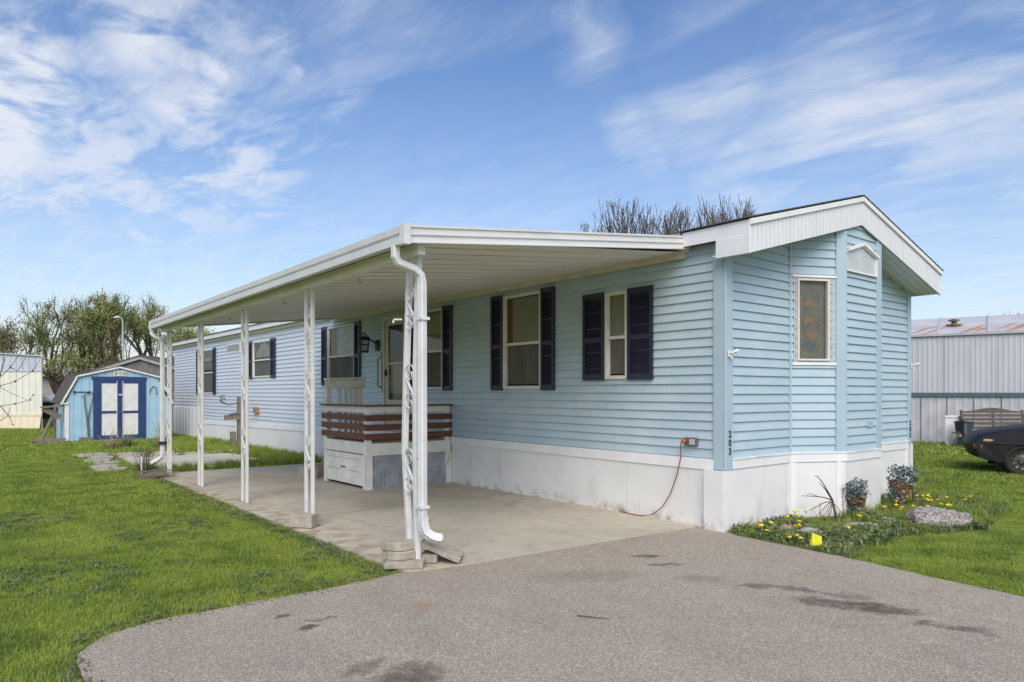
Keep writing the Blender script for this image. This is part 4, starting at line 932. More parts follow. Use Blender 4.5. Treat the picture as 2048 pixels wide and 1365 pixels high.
M().tube([(-3.16, SY-.04, 1.36), (-3.10, SY-.05, 1.34), (-3.06, SY-.05, 1.44), (-2.98, SY-.05, 1.48), (-2.9, SY-.05, 1.46), (-2.86, SY-.05, 1.36), (-2.99, SY-.05, .72), (-3.0, SY-.05, .2)], .014, 6).build('hoop_handle', 'steel', t_, smooth=True)
M().tube([(-3.09, SY-.045, 1.34), (-3.08, SY-.05, 1.1), (-3.03, SY-.06, .75), (-2.98, SY-.07, .18)], .02, 6).build('shaft', 'oldwood', t_, smooth=True)
t_ = thing('snow_shovel', 'wide brown snow shovel blade standing at the foot of the shed front', 'shovel', (-2.98, SY-.1, 0))
M().box(-3.22, -2.86, SY-.09, SY-.06, .0, .15).build('blade', 'oldwood', t_, bevel=.01); M().tube([(-2.99, SY-.075, .12), (-2.985, SY-.07, .5)], .016, 6).build('shaft', 'steel', t_)
t_ = thing('wire_hook', 'thin curved wire hook hung right of the shed doors', 'hook', (-1.23, SY-.02, 1.5))
M().tube([(-1.36, SY-.02, 1.42), (-1.33, SY-.02, 1.55), (-1.26, SY-.02, 1.64), (-1.19, SY-.02, 1.60), (-1.15, SY-.02, 1.46), (-1.17, SY-.02, 1.40)], .012, 6).build('bent_wire', 'steel', t_, smooth=True)
# timber propped beside the shed
t_ = thing('timber_prop', 'weathered timber bracket propped against the left side of the shed', 'timber', (-3.9, 19.9, 0))
M().bar((-4.12, 19.75, .05), (-3.78, 19.9, .85), .09, .05).build('brace', 'oldwood', t_); M().bar((-4.1, 19.9, 1.02), (-3.52, 19.75, 1.08), .16, .05).build('shelf_board', 'oldwood', t_)
M().bar((-4.05, 19.88, 1.0), (-3.62, 19.85, .72), .04, .16).build('side_board', 'oldwood', t_); M().bar((-3.72, 20.3, 0), (-3.72, 20.3, 1.1), .07, .07).build('post', 'oldwood', t_); M().bar((-3.7, 19.95, .72), (-3.70, 19.95, 1.02), .05, .05).build('leg', 'oldwood', t_)
for i, (a, b) in enumerate((((-4.35, 19.35, .04), (-3.6, 19.2, .05)), ((-4.3, 19.5, .1), (-3.58, 19.3, .12)), ((-4.25, 19.2, .03), (-3.75, 19.0, .03)), ((-4.4, 19.3, .12), (-4.1, 19.25, .10)))):
    tag(M().bar(a, b, .12, .07).build('scrap_board', 'oldwood', loc=a), ['lowest long scrap board at the foot of the timber prop', 'upper long scrap board leaning on the heap by the shed', 'shorter scrap board lying nearest the viewer before the heap', 'short scrap board end sticking out left of the heap'][i], 'board', 'scrap boards by the shed')

# ------------------------------------------------------------------ buildings further back
bk = thing('grey_outbuilding', 'grey gabled outbuilding showing its roof peak behind the blue shed', 'outbuilding', P(282, 27))
gp0 = P(282, 27); ex = Vector((1, 0, 0))
def gpt(x, y, z): return gp0+RGT*x+FWD*y+Vector((0, 0, z))
M().prism([gpt(x, 0, z) for x, z in ((-2.2, 0), (2.2, 0), (2.2, 2.1), (0, 2.72), (-2.2, 2.1))], FWD*3).build('gable_wall', 'grey_gable', bk)
for s_ in (-1, 1):
    M().bar(gpt(s_*2.5, -.08, 2.05), gpt(0, -.08, 2.80), .05, .16).build('rake_fascia', 'grey_fascia', bk)
    m = M(); a, b, c, d = gpt(s_*2.55, -.12, 2.12), gpt(0, -.12, 2.88), gpt(0, 3.1, 2.88), gpt(s_*2.55, 3.1, 2.12); m.add([a, b, c, d]+[v+Vector((0, 0, -.05)) for v in (a, b, c, d)], [(0, 1, 2, 3), (7, 6, 5, 4), (0, 4, 5, 1), (1, 5, 6, 2), (2, 6, 7, 3), (3, 7, 4, 0)]); m.build('roof_slope', 'shingle', bk)
# cream trailer at the left edge
D1 = 27.6
wt = thing('cream_trailer', 'cream ribbed metal trailer end at the left edge beyond the lawn', 'trailer', P(40, D1))
org = P(84, D1)
def wp(x, y, z): return org+RGT*x+FWD*y+Vector((0, 0, z))
def tz(x): return 2.86+.05*(-x)*1.25
for k in range(24):
    xa, xb = -(k+1)*.25, -k*.25
    M().box(xa+.006, xb-.006, -.015, .03, .60, 2.28, wp).build('wall_panel', 'far_white', wt)
    M().prism([wp(xa+.006, -.02, 2.30), wp(xb-.006, -.02, 2.30), wp(xb-.006, -.02, tz(xb)+.0), wp(xa+.006, -.02, tz(xa))], FWD*.04).build('top_panel', 'far_band', wt)
    M().add([wp(xa+.004, -.05, .52), wp(xb-.004, -.05, .52), wp(xb-.004, -.05, .5), wp(xa+.004, -.16, 0), wp(xb-.004, -.16, 0)], [(0, 1, 2), (0, 2, 4, 3)]).build('skirt_panel', 'far_cream', wt)
M().prism([wp(-6, .03, 0), wp(0, .03, 0), wp(0, .03, 2.80), wp(-6, .03, 3.1)], FWD*12-RGT*8.6).build('body', 'far_white', wt)
M().box(-6, .02, -.06, .0, .50, .60, wp).build('band', 'far_cream', wt); M().box(-6, .02, -.045, .02, 2.27, 2.31, wp).build('seam_trim', 'far_band', wt)
m = M(); m.add([wp(0.02, -.1, 2.86), wp(-6, -.1, 3.24), wp(-14.6, 12, 3.24), wp(-8.6, 12, 2.86)]+[wp(0.02, -.1, 2.90), wp(-6, -.1, 3.28), wp(-14.6, 12, 3.28), wp(-8.6, 12, 2.90)], [(3, 2, 1, 0), (4, 5, 6, 7), (0, 1, 5, 4), (1, 2, 6, 5), (2, 3, 7, 6), (3, 0, 4, 7)]); m.build('roof', 'far_band', wt)
M().box(-2.4, -1.6, -.04, -.0, 1.5, 2.55, wp).build('window', 'frame', wt); M().box(-2.34, -1.66, -.045, -.02, 1.56, 2.49, wp).build('pane', 'screen', wt)
# taupe house far off
D2 = 46
ho = thing('taupe_house', 'low taupe sided house far off between the trailer and the shed', 'house', P(120, D2)); org2 = P(60, D2)
def hp(x, y, z): return org2+RGT*x+FWD*y+Vector((0, 0, z))
for k in range(12): M().box(0, 9.5, -.02-.012, .02, .5+k*.17, .5+k*.17+.16, hp).build('siding_board', 'far_siding', ho)
M().box(0, 9.5, .02, 7, 0, 2.55, hp).build('walls', 'far_siding', ho)
m = M(); m.add([hp(-.3, -.5, 2.5), hp(9.8, -.5, 2.5), hp(9.8, 3.5, 3.15), hp(-.3, 3.5, 3.15), hp(9.8, 7.4, 2.5), hp(-.3, 7.4, 2.5)], [(0, 1, 2, 3), (3, 2, 4, 5), (0, 5, 4, 1), (0, 3, 5), (1, 4, 2)]); m.build('roof', 'grey_fascia', ho)
M().box(1.9, 2.6, -.05, -.02, 1.0, 1.9, hp).build('window', 'dark', ho)
t_ = thing('parked_car', 'white roofed car half hidden behind the cream trailer', 'car', P(88, 37)); o3 = P(70, 37)
def cpnt(x, y, z): return o3+RGT*x+FWD*y+Vector((0, 0, z))
m = M(); m.prism([cpnt(x, 0, z) for x, z in ((-2.6, .35), (1.2, .35), (1.2, .75), (1.05, .9), (-2.6, .95))], FWD*1.6); m.build('body', 'car', t_, bevel=.08)
m = M(); m.prism([cpnt(x, .12, z) for x, z in ((-2.3, .9), (.95, .9), (.75, 1.18), (.45, 1.32), (-2, 1.36))], FWD*1.36); m.build('cabin', 'plastic_white', t_, bevel=.12)
for x in (-1.9, .6): M().lathe([(.1, 0), (.3, 0), (.3, .2), (.1, .2)], (0, 0, 0), 14, 'y').build('wheel', 'tyre', t_, local=True).location = (RGT*(x)+FWD*.0+Vector((0, 0, .3))) + (o3-BASE[t_.name])
# street lamp
t_ = thing('street_lamp', 'slim grey street lamp rising in front of the budding trees', 'street lamp', P(248, 34))
b0 = P(248, 34); M().tube([b0, b0+Vector((0, 0, 4.9))-RGT*.07, b0+Vector((0, 0, 5.05))-RGT*.12, b0+Vector((0, 0, 5.08))-RGT*.25], [.05, .035, .03, .025], 8).build('pole', 'lampgrey', t_)
M().lathe([(.05, .08), (.20, .0), (.2, -.04), (.06, -.06)], tuple(b0+Vector((0, 0, 5.08))-RGT*.32), 10).build('lamp_head', 'lampgrey', t_)
# ribbed metal trailer on the right
nb = thing('ribbed_trailer', 'long pale ribbed metal trailer with rust streaked roof right of the home', 'trailer', P(1920, 19))
oA = P(1780, 19.9); oB = P(2120, 17.75); nd = (oB-oA).normalized(); nn_ = Vector((-nd.y, nd.x, 0));
if nn_.dot(FWD) < 0: nn_ = -nn_
def np_(x, y, z): return oA+nd*x+nn_*y+Vector((0, 0, z))
LNB = 9.0
def ribs(za, zb_, oy, m_, name, pitch=.12):
    x = 0.0
    while x < LNB:
        b = M(); w = min(.61, LNB-x); k = 0; pr_ = []
        while k*pitch < w-.001:
            q = k*pitch; pr_ += [(x+q, oy), (x+q+pitch*.55, oy), (x+q+pitch*.65, oy-.008), (x+q+pitch*.9, oy-.008)]; k += 1
        pr_.append((x+w-.003, oy))
        for (a, c), (d, e) in zip(pr_, pr_[1:]): b.quad(np_(a, c, za), np_(d, e, za), np_(d, e, zb_), np_(a, c, zb_))
        b.build(name, m_, nb); x += .61
ribs(1.44, 3.02, 0, 'nb_wall', 'wall_panel'); ribs(.03, 1.34, .02, 'nb_skirt', 'skirt_panel', .2)
M().box(0, LNB, .04, 4, 0, 3.0, np_).build('body', 'nb_wall', nb)
M().box(0, LNB, -.03, .03, 1.335, 1.39, np_).build('belt_strip', 'teal', nb); M().box(0, LNB, -.02, .03, 1.392, 1.445, np_).build('belt_strip', 'teal', nb)
M().box(0, LNB, -.05, .05, -.0, .05, np_).build('base_board', 'far_siding', nb)
M().box(0, LNB, -.07, .05, 2.99, 3.05, np_).build('gutter', 'vent', nb)
def rust_roof():
    m, t, bs, pos, out = new_mat('roof_metal_rusty')
    wn = t.n('ShaderNodeTexNoise', Vector=pos, Scale=2.2, Detail=6.0, Roughness=.65)
    p2 = t.vmath('ADD', pos, t.vmath('SCALE', t.vmath('SUBTRACT', wn.outputs['Color'], (.5, .5, .5)), .35))
    f = None; dg = (nd*.55+nn_*.83).normalized(); dq = Vector((dg.y, -dg.x, 0))
    for (x, y, l, w_) in ((.75, .45, .8, .06), (1.15, .5, .9, .06), (1.5, .9, .3, .25), (1.95, .35, .6, .09), (2.15, .3, .3, .08), (2.75, .6, .5, .05), (3.2, .7, 1.0, .13), (3.55, .25, .5, .12), (4.2, .6, .9, .12)):
        v = t.vmath('SUBTRACT', p2, tuple(np_(x, y, 3.1+.3*y))); du = t.math('DIVIDE', t.vmath('DOT_PRODUCT', v, tuple(dg)), l); dv = t.math('DIVIDE', t.vmath('DOT_PRODUCT', v, tuple(dq)), w_)
        q = t.ramp(t.math('ADD', t.math('MULTIPLY', du, du), t.math('MULTIPLY', dv, dv)), .2, 1.5, 1.0, 0); f = q if f is None else t.math('MAXIMUM', f, q)
    f = t.math('MULTIPLY', f, t.ramp(t.noise(pos, 9, 6, .7), .28, .5, .5, 1))
    c = t.mix(t.ramp(t.noise(pos, 1.2, 5, .6), .35, .65), (.50, .505, .53, 1), (.42, .42, .44, 1)); c = t.mix(f, c, (.42, .215, .08, 1))
    t.set(bs.inputs['Base Color'], c); bs.inputs['Roughness'].default_value = .6; bs.inputs['Specular IOR Level'].default_value = .3; return m
rustm = rust_roof()
k = 0; x = 0.0
while x < LNB:
    w = 1.15; m = M(); a = [np_(x, -.06, 3.055), np_(x+w-.015, -.06, 3.055), np_(x+w-.015, 2.05, 3.66), np_(x, 2.05, 3.66)]
    m.add(a+[v-Vector((0, 0, .03)) for v in a], [(0, 1, 2, 3), (7, 6, 5, 4), (0, 4, 5, 1), (1, 5, 6, 2), (2, 6, 7, 3), (3, 7, 4, 0)]); m.build('roof_sheet', rustm, nb)
    M().prism([np_(x-.02, -.06, 3.06), np_(x+.02, -.06, 3.06), np_(x+.02, 2.05, 3.68), np_(x-.02, 2.05, 3.68)], (0, 0, .02)).build('roof_seam', 'nb_wall', nb); x += w
M().tube([np_(1.5, .95, 3.3), np_(1.5, .95, 3.52)], .07, 8).tube([np_(1.5, .95, 3.46), np_(1.5, .95, 3.50)], .14, 8).tube([np_(1.5, .95, 3.33), np_(1.5, .95, 3.36)], .2, 8).build('roof_pipe', 'steel', nb)
# bench in front of it
bo_ = P(1928, 17.3); tb = thing('garden_bench', 'weathered grey wooden garden bench with curved top rail behind the black car', 'bench', bo_)
def bp(x, y, z): return bo_+RGT*x+FWD*y+Vector((0, 0, z))
BL = 1.95
for x in (.03, BL-.03): M().box(x-.03, x+.03, -.02, .04, 0, .72, bp).build('front_leg', 'bench', tb)
for x in (.36, 1.16, BL-.03): M().bar(bp(x-.0, .55, 0), bp(x, .68, 1.0), .05, .05).build('rear_leg', 'bench', tb)
for x in (.03, BL-.03): M().bar(bp(x, -.05, .73), bp(x+.3, .6, .80), .07, .035).build('arm_rest', 'bench', tb); M().bar(bp(x, 0, .42), bp(x+.3, .55, .42), .05, .05).build('side_rail', 'bench', tb)
for k in range(5): M().bar(bp(0, .0+k*.11, .43), bp(BL, .0+k*.11, .43), .085, .025).build('seat_slat', 'bench', tb)
for z in (.55, .66, .765, .865): M().bar(bp(.34, .56+z*.1, z), bp(BL, .56+z*.1, z), .025, .075).build('back_slat', 'bench', tb)
m = M(); N_ = 16
top = [(.34+(BL-.34)*k/N_, .97+.09*math.sin(math.pi*k/N_)**3) for k in range(N_+1)]
m.prism([bp(x, .65, z) for x, z in top]+[bp(x, .65, .925 if 0 < k < N_ else .93) for k, (x, z) in reversed(list(enumerate(top)))], FWD*.04); m.build('top_rail', 'bench', tb)
t_ = thing('storage_cooler', 'white storage chest standing behind the bench arm', 'chest', bp(.3, .85, 0)); M().prism([bp(x, .75, z) for x, z in ((.0, 0), (.42, 0), (.42, .80), (.0, .80))], FWD*.3+RGT*.21).build('chest_body', 'plastic_white', t_, bevel=.01); M().prism([bp(x, .73, z) for x, z in ((-.02, .80), (.44, .80), (.44, .85), (-.02, .85))], FWD*.33+RGT*.23).build('chest_lid', 'plastic_white', t_, bevel=.01)
t_ = thing('storage_tub', 'dark blue tub under the bench arm', 'tub', bp(.15, .3, 0)); M().prism([bp(x, .15, z) for x, z in ((.08, .46), (.30, .46), (.33, .70), (.05, .70))], FWD*.3).build('tub_body', 'plastic_blue', t_); M().box(.04, .34, .13, .47, .70, .725, bp).build('tub_rim', 'plastic_blue', t_)
t_ = thing('wood_crate', 'brown wooden crate on the grass under the bench', 'crate', bp(.25, .3, 0))
for k in range(3): M().box(.1, .62, .08, .10, .02+k*.12, .12+k*.12, bp).build('crate_slat', 'brick', t_)
M().box(.1, .62, .11, .4, .02, .33, bp).build('crate_body', 'oldwood', t_)
# black car
co = P(1936, 12.35); cr_ = thing('parked_car', 'black low nosed car parked on the grass at the right edge', 'car', co)
CT = R(28); CL = RGT*math.cos(CT)-FWD*math.sin(CT); CW = FWD*math.cos(CT)+RGT*math.sin(CT)
def kp(x, y, z): return co+CL*x+CW*y+Vector((0, 0, z))
WX = .80
def arch(cx_, r, n_=10): return [(cx_+r*math.cos(math.pi*k/n_), .26+r*math.sin(math.pi*k/n_)) for k in range(n_+1)]
side = [(.03, .42), (.07, .33), (.14, .30), (WX-.40, .26)] + arch(WX, .375)[::-1][0:] + [(WX+.42, .24), (3.15, .24)] + arch(3.55, .37)[::-1] + [(3.95, .26), (4.5, .35), (4.55, .62), (4.4, .86), (3.7, .92), (2.6, .93), (1.75, .93), (1.3, .905), (.85, .86), (.5, .81), (.25, .75), (.13, .70), (.05, .63), (.0, .56), (.01, .49)]
b = M(); NS = 12; ring = len(side); WB = 1.68
for j in range(NS+1):
    v = -1+2*j/NS; e = abs(v)
    for (x, z) in side:
        nose = max(0, 1-x/1.2); xx = x+.13*nose*e**3 if x < 2.2 else x-.2*max(0, (x-3.6)/.9)*e**3
        up = max(0, z-.55); zz = z-(.16*up+.02*(up > 0))*e**5; yy = v*WB/2*(1-.05*max(0, z-.5)/.4*e)
        b.v.append(tuple(kp(xx, yy+WB/2, zz)))
for j in range(NS):
    for k in range(ring): b.f.append((j*ring+k, j*ring+(k+1) % ring, (j+1)*ring+(k+1) % ring, (j+1)*ring+k))
b.f.append(tuple(range(ring))); b.f.append(tuple(NS*ring+k for k in range(ring-1, -1, -1)))
b.build('car_body', 'car', cr_, bevel=.035, segs=3)
m = M(); cab = [(1.55, .9), (2.25, 1.24), (2.7, 1.30), (3.3, 1.26), (4.0, .92)]
m.add([kp(x, .10+(.10 if z > 1 else 0), z) for x, z in cab]+[kp(x, WB-.10-(.10 if z > 1 else 0), z) for x, z in cab], [(0, 1, 2, 3, 4), (9, 8, 7, 6, 5), (0, 5, 6, 1), (1, 6, 7, 2), (2, 7, 8, 3), (3, 8, 9, 4)]); m.build('cabin', 'car', cr_, bevel=.04)
for x in (WX, 3.55):
    for yy, tw in ((.02, 1), (WB-.22, 0)):
        wv = Vector(kp(x, yy, .285))-BASE[cr_.name]
        w_ = M().lathe([(.18, .05), (.18, .02), (.25, 0), (.285, .03), (.295, .1), (.285, .17), (.25, .2), (.15, .2)], (0, 0, 0), 28, 'y', cap=False).build('wheel', 'tyre', cr_, local=True, smooth=True); w_.location = wv; w_.rotation_euler = (0, 0, math.atan2(CL.y, CL.x))
        BASE[w_.name] = Vector((0, 0, 0))
        M().lathe([(.02, .03), (.06, .03), (.075, .05), (.155, .055), (.17, .03), (.178, .05), (.178, .12), (.02, .12)], (0, 0, 0), 24, 'y').build('rim', 'rim', w_, local=True, smooth=True)
        m = M()
        for k in range(5): a_ = 2*math.pi*k/5+.3; m.lathe([(.012, .02), (.012, .045)], (math.cos(a_)*.05, 0, math.sin(a_)*.05), 6, 'y')
        m.build('lug_nuts', 'rust', w_, local=True)
        m = M()
        for k in range(10): a_ = 2*math.pi*k/10; m.lathe([(.02, .025), (.02, .05)], (math.cos(a_)*.135, 0, math.sin(a_)*.135), 8, 'y')
        m.build('rim_holes', 'black', w_, local=True)
    for s_ in (0, 1):
        M().box(x-.36, x+.36, .25 if s_ == 0 else WB-.3, .28 if s_ == 0 else WB-.27, .1, .62, kp).build('wheel_well', 'black', cr_)
M().prism([kp(x, -.002+.02*(x < .3), z) for x, z in ((.22, .60), (.32, .595), (.38, .62), (.34, .64), (.25, .64), (.20, .62))], CW*.05).build('headlight', 'lamp_lens', cr_, bevel=.006)
M().prism([kp(x, y_, z) for x, y_, z in ((.09, .06, .46), (.21, -.004, .465), (.21, -.004, .54), (.08, .07, .54))], CW*.08+CL*.02).build('turn_signal', 'amber', cr_, bevel=.006)
M().box(.28, .9, -.01, .03, .56, .575, kp).build('bumper_seam', 'black', cr_)

# ------------------------------------------------------------------ utility post, plants and bed objects
t_ = thing('utility_post', 'weathered wooden utility post with a crossboard and wire arm by the far wall', 'post', (-.2, 14.64, 0))
M().bar((-.2, 14.64, 0), (-.2, 14.64, 1.33), .14, .12).build('post', 'oldwood', t_, bevel=.008); M().bar((-.36, 14.7, 0), (-.36, 14.7, .42), .16, .12).build('short_post', 'oldwood', t_, bevel=.008)
M().bar((-.62, 14.58, .80), (-.1, 14.55, .80), .05, .13).build('cross_board', 'oldwood', t_); M().tube([(-.5, 14.55, .87), (-.35, 14.55, .90), (-.22, 14.55, .88)], .035, 7).build('hose_bib', 'wire', t_)
M().tube([(-.2, 14.6, 1.2), (-.5, 14.6, 1.12), (-.66, 14.6, 1.18), (-.68, 14.6, 1.3)], .015, 6).build('wire_arm', 'steel', t_)
m = M(); m.tube([(-.66+.07*math.cos(k*.7), 14.6+.05*math.sin(k*.7), 1.18+k*.012) for k in range(18)], .012, 5).build('wire_coil', 'steel', t_)

def stone(label, cat, c, size, rz, m_, name='stone', seed=0, flat=1.0):
    rn = random.Random(seed); b = M(); nu, nv = 12, 7
    for j in range(nv+1):
        th = math.pi*j/nv
        for k in range(nu):
            ph = 2*math.pi*k/nu; r = 1+rn.uniform(-.13, .13)
            f = lambda q: math.copysign(abs(q)**.75, q)
            b.v.append((size[0]/2*r*f(math.sin(th))*math.cos(ph), size[1]/2*r*f(math.sin(th))*math.sin(ph), size[2]*(.42+.5*r*f(math.cos(th))*flat)))
    for j in range(nv):
        for k in range(nu): b.f.append((j*nu+k, (j+1)*nu+k, (j+1)*nu+(k+1) % nu, j*nu+(k+1) % nu))
    o = b.build(name, m_, local=True); o.location = c; o.rotation_euler = (rn.uniform(-.06, .06), rn.uniform(-.06, .06), rz); return tag(o, label, cat)
AZ = math.atan2(RGT.y, RGT.x)
stone('small tan stone among weeds near the house corner', 'stone', (.49, -.42, -.01), (.15, .13, .10), AZ, 'stone_tan', seed=1)
stone('pale grey stone beside the tan stone above the yellow flag', 'stone', (.50, -.65, -.01), (.27, .15, .10), AZ+.2, 'stone_grey', seed=2)
stone('long flat grey stone half buried before the broken shrub', 'stone', (1.32, -.82, -.02), (.40, .18, .09), AZ-.15, 'stone_grey', seed=3)
stone('small pale stone below the left wicker planter', 'stone', (1.80, -.86, -.01), (.17, .12, .09), AZ, 'stone_grey', seed=4)
slab_obj('brick', 'upright chunk of red brick between stone and log', 'brick', (2.12, -.98, .0), (.10, .09, .13), AZ+.5, 'brick', ry=.3)
slab_obj('brick', 'flat red brick lying in the grass left of the log', 'brick', (1.80, -1.14, -.01), (.24, .10, .06), AZ-.1, 'brick')
# weathered log
lg = M(); nu, nl_ = 14, 14; rn = random.Random(5); prof_ = [rn.uniform(.85, 1.12) for _ in range(nu)]
for j in range(nl_+1):
    t = j/nl_; rr = .105*(1+.14*math.sin(t*5)+.05*rn.uniform(-1, 1))*(1 if 0 < j < nl_ else .92)
    for k in range(nu):
        a_ = 2*math.pi*k/nu; r = rr*prof_[k]*(1+rn.uniform(-.05, .05)); lg.v.append((-.27+.54*t+rn.uniform(-.012, .012)*(j in (0, nl_))*3, r*1.15*math.cos(a_), .09+r*.95*math.sin(a_)))
for j in range(nl_):
    for k in range(nu): lg.f.append((j*nu+k, j*nu+(k+1) % nu, (j+1)*nu+(k+1) % nu, (j+1)*nu+k))
lg.f += [tuple(range(nu-1, -1, -1)), tuple(nl_*nu+k for k in range(nu))]
o = lg.build('weathered_log', 'driftwood', local=True); o.location = (2.02, -1.30, 0); o.rotation_euler = (0, .04, AZ-.12); tag(o, 'grey weathered log lying at the edge of the flower bed', 'log')
o = M().prism([(x, y, 0) for x, y in ((-.05, -.03), (.05, -.035), (.06, .02), (-.03, .035))], (0, 0, .006)).build('glass_shard', 'frost', local=True); o.location = (2.0, -1.28, .196); o.rotation_euler = (0, 0, AZ); tag(o, 'small pale blue glass piece lying on the weathered log', 'glass piece')
# wicker cone planters with faux foliage
def cone_pot(label, base, tilt, scale, seed):
    rn = random.Random(seed); t_ = thing('wicker_planter', label, 'planter', base)
    ax_ = (Vector((0, 0, 1))+RGT*tilt).normalized(); b = M(); n_ = 14; side_ = ax_.cross(FWD).normalized(); fw = side_.cross(ax_).normalized(); B0 = Vector(base)
    prof = [(.02, 0), (.05, .06), (.085, .14), (.12, .22), (.125, .235), (.10, .23)]
    for (r, h) in prof:
        for k in range(n_):
            a_ = 2*math.pi*k/n_; rr = r*scale*(1+.05*(k % 2)); b.v.append(tuple(B0+ax_*h*scale+side_*(rr*math.cos(a_))+fw*(rr*math.sin(a_))))
    for j in range(len(prof)-1):
        for k in range(n_): b.f.append((j*n_+k, j*n_+(k+1) % n_, (j+1)*n_+(k+1) % n_, (j+1)*n_+k))
    b.f.append(tuple(range(n_-1, -1, -1))); b.f.append(tuple((len(prof)-1)*n_+k for k in range(n_)))
    b.build('basket', 'wicker', t_)
    l = M()
    for k in range(620):
        h = rn.uniform(.16, .40)*scale if k < 500 else rn.uniform(.02, .2)*scale; a_ = rn.uniform(0, 6.283); r = rn.uniform(.02, .14)*scale*(1.15 if h > .2*scale else .7)
        if k >= 500: r = .08*scale+rn.uniform(0, .05); a_ = rn.uniform(-1.4, .8)
        c = B0+ax_*h+side_*(r*math.cos(a_))+fw*(r*math.sin(a_)); d1 = Vector((rn.uniform(-1, 1), rn.uniform(-1, 1), rn.uniform(-.3, 1))).normalized(); d2 = d1.orthogonal().normalized(); s_ = rn.uniform(.028, .055)
        l.quad(c, c+d1*s_*.5+d2*s_*.4, c+d1*s_, c+d1*s_*.5-d2*s_*.4)
    l.build('foliage', 'fauxleaf', t_)
cone_pot('smaller wicker cone planter with grey green faux leaves leaning on the bay', (2.04, -.46, .02), -.28, 1.0, 3)
cone_pot('larger wicker cone planter with grey green faux leaves at the bay corner', (2.93, -.52, .08), .12, 1.12, 4)
M().tube([(2.90, -.46, .42), (2.86, -.38, .66)], .004, 4)
# bare broken shrub, drawn from its forked stem
def shrub(label, base, stems, cat='shrub', name='bare_shrub'):
    t_ = thing(name, label, cat, base); B0 = Vector(base)
    for i, (pts, r0, r1) in enumerate(stems):
        q = [B0+RGT*x+FWD*y+Vector((0, 0, z)) for x, y, z in pts]; n_ = len(q); b = M(); b.tube(q, [r0+(r1-r0)*k/(n_-1) for k in range(n_)], 5); b.build('stem' if i == 0 else 'branch', 'twig', t_, smooth=True)
    return t_
shrub('broken bare shrub with drooping twigs against the bay skirting', (1.39, -.48, 0), [
    ([(0.01, 0, 0), (-.005, 0, .12), (-.03, 0, .25)], .014, .011),
    ([(-.03, 0, .25), (-.09, .0, .36), (-.15, 0, .46), (-.20, 0, .52), (-.235, 0, .525)], .009, .003), ([(-.04, 0, .26), (-.11, .02, .38), (-.17, .02, .45)], .007, .003),
    ([(-.03, 0, .25), (-.13, -.02, .29), (-.25, -.03, .305), (-.38, -.03, .31)], .008, .003), ([(-.2, -.02, .30), (-.28, 0, .33), (-.32, 0, .325)], .004, .002),
    ([(-.03, 0, .24), (-.13, -.03, .24), (-.23, -.04, .19), (-.31, -.05, .15)], .007, .003), ([(-.03, 0, .24), (-.11, -.05, .22), (-.20, -.07, .13), (-.26, -.07, .08)], .006, .002),
    ([(-.03, 0, .23), (-.09, -.03, .19), (-.13, -.04, .10), (-.15, -.04, .03)], .005, .002), ([(-.03, 0, .23), (-.06, -.04, .17), (-.09, -.06, .08)], .005, .002), ([(-.03, 0, .23), (-.02, -.05, .13), (.03, -.07, .03)], .005, .002),
    ([(-.02, 0, .22), (.04, -.03, .14), (.09, -.05, .02)], .005, .002), ([(-.03, 0, .22), (-.05, .05, .14), (-.05, .08, .04)], .005, .002), ([(-.18, -.03, .23), (-.2, -.05, .14), (-.17, -.07, .05)], .004, .002)])
shrub('thin upright twig with tiny buds beside the bay corner batten', (1.66, -.43, 0), [([(0, 0, 0), (.005, 0, .15), (-.005, 0, .28), (.01, 0, .36)], .005, .003)] + [([(0, 0, z), (.02*s_, 0, z+.02)], .003, .002) for z, s_ in ((.1, 1), (.16, -1), (.2, 1), (.25, -1), (.29, 1), (.33, -1))], name='bare_twig')
shrub('bare leafless shrub at the far end of the flower bed', (3.10, -.62, 0), [
    ([(0, 0, 0), (-.01, 0, .2), (-.02, 0, .38), (.01, 0, .5), (.03, 0, .60)], .012, .004), ([(-.02, 0, .38), (-.12, 0, .44), (-.22, 0, .47), (-.33, 0, .465)], .006, .003), ([(-.01, 0, .28), (-.12, -.03, .30), (-.24, -.04, .29), (-.32, 0, .31)], .006, .003),
    ([(0, 0, .18), (.08, -.02, .25), (.17, -.03, .30), (.26, 0, .40)], .006, .003), ([(.08, -.02, .25), (.16, -.02, .24), (.22, -.02, .26)], .004, .002), ([(0, 0, .34), (.02, .02, .46), (-.02, .02, .55)], .005, .002), ([(-.01, 0, .4), (.04, 0, .46), (.08, 0, .52)], .004, .002)])
# survey flag
t_ = thing('marker_flag', 'bright yellow plastic marker flag at the asphalt edge', 'flag', (-.06, -1.0, 0))
fb = Vector((-.03, -1.0, 0))
m = M(); pts = []
gx = [(-.055, .045), (-.035, .155), (.05, .12), (.04, .015)]
for i in range(5):
    for j in range(5):
        u, v = i/4, j/4; a_ = Vector(gx[0]).lerp(Vector(gx[1]), v); b_ = Vector(gx[3]).lerp(Vector(gx[2]), v); q = a_.lerp(b_, u); m.v.append(tuple(fb+RGT*q.x+FWD*(.014*math.sin(u*4+v*2))+Vector((0, 0, q.y))))
for i in range(4):
    for j in range(4): m.f.append((i*5+j, i*5+j+1, (i+1)*5+j+1, (i+1)*5+j))
m.build('flag_sheet', 'flag', t_, smooth=True); M().tube([fb+Vector((0, 0, 0))-RGT*.04, fb-RGT*.04+Vector((0, 0, .16))], .003, 5).build('flag_wire', 'wire', t_)
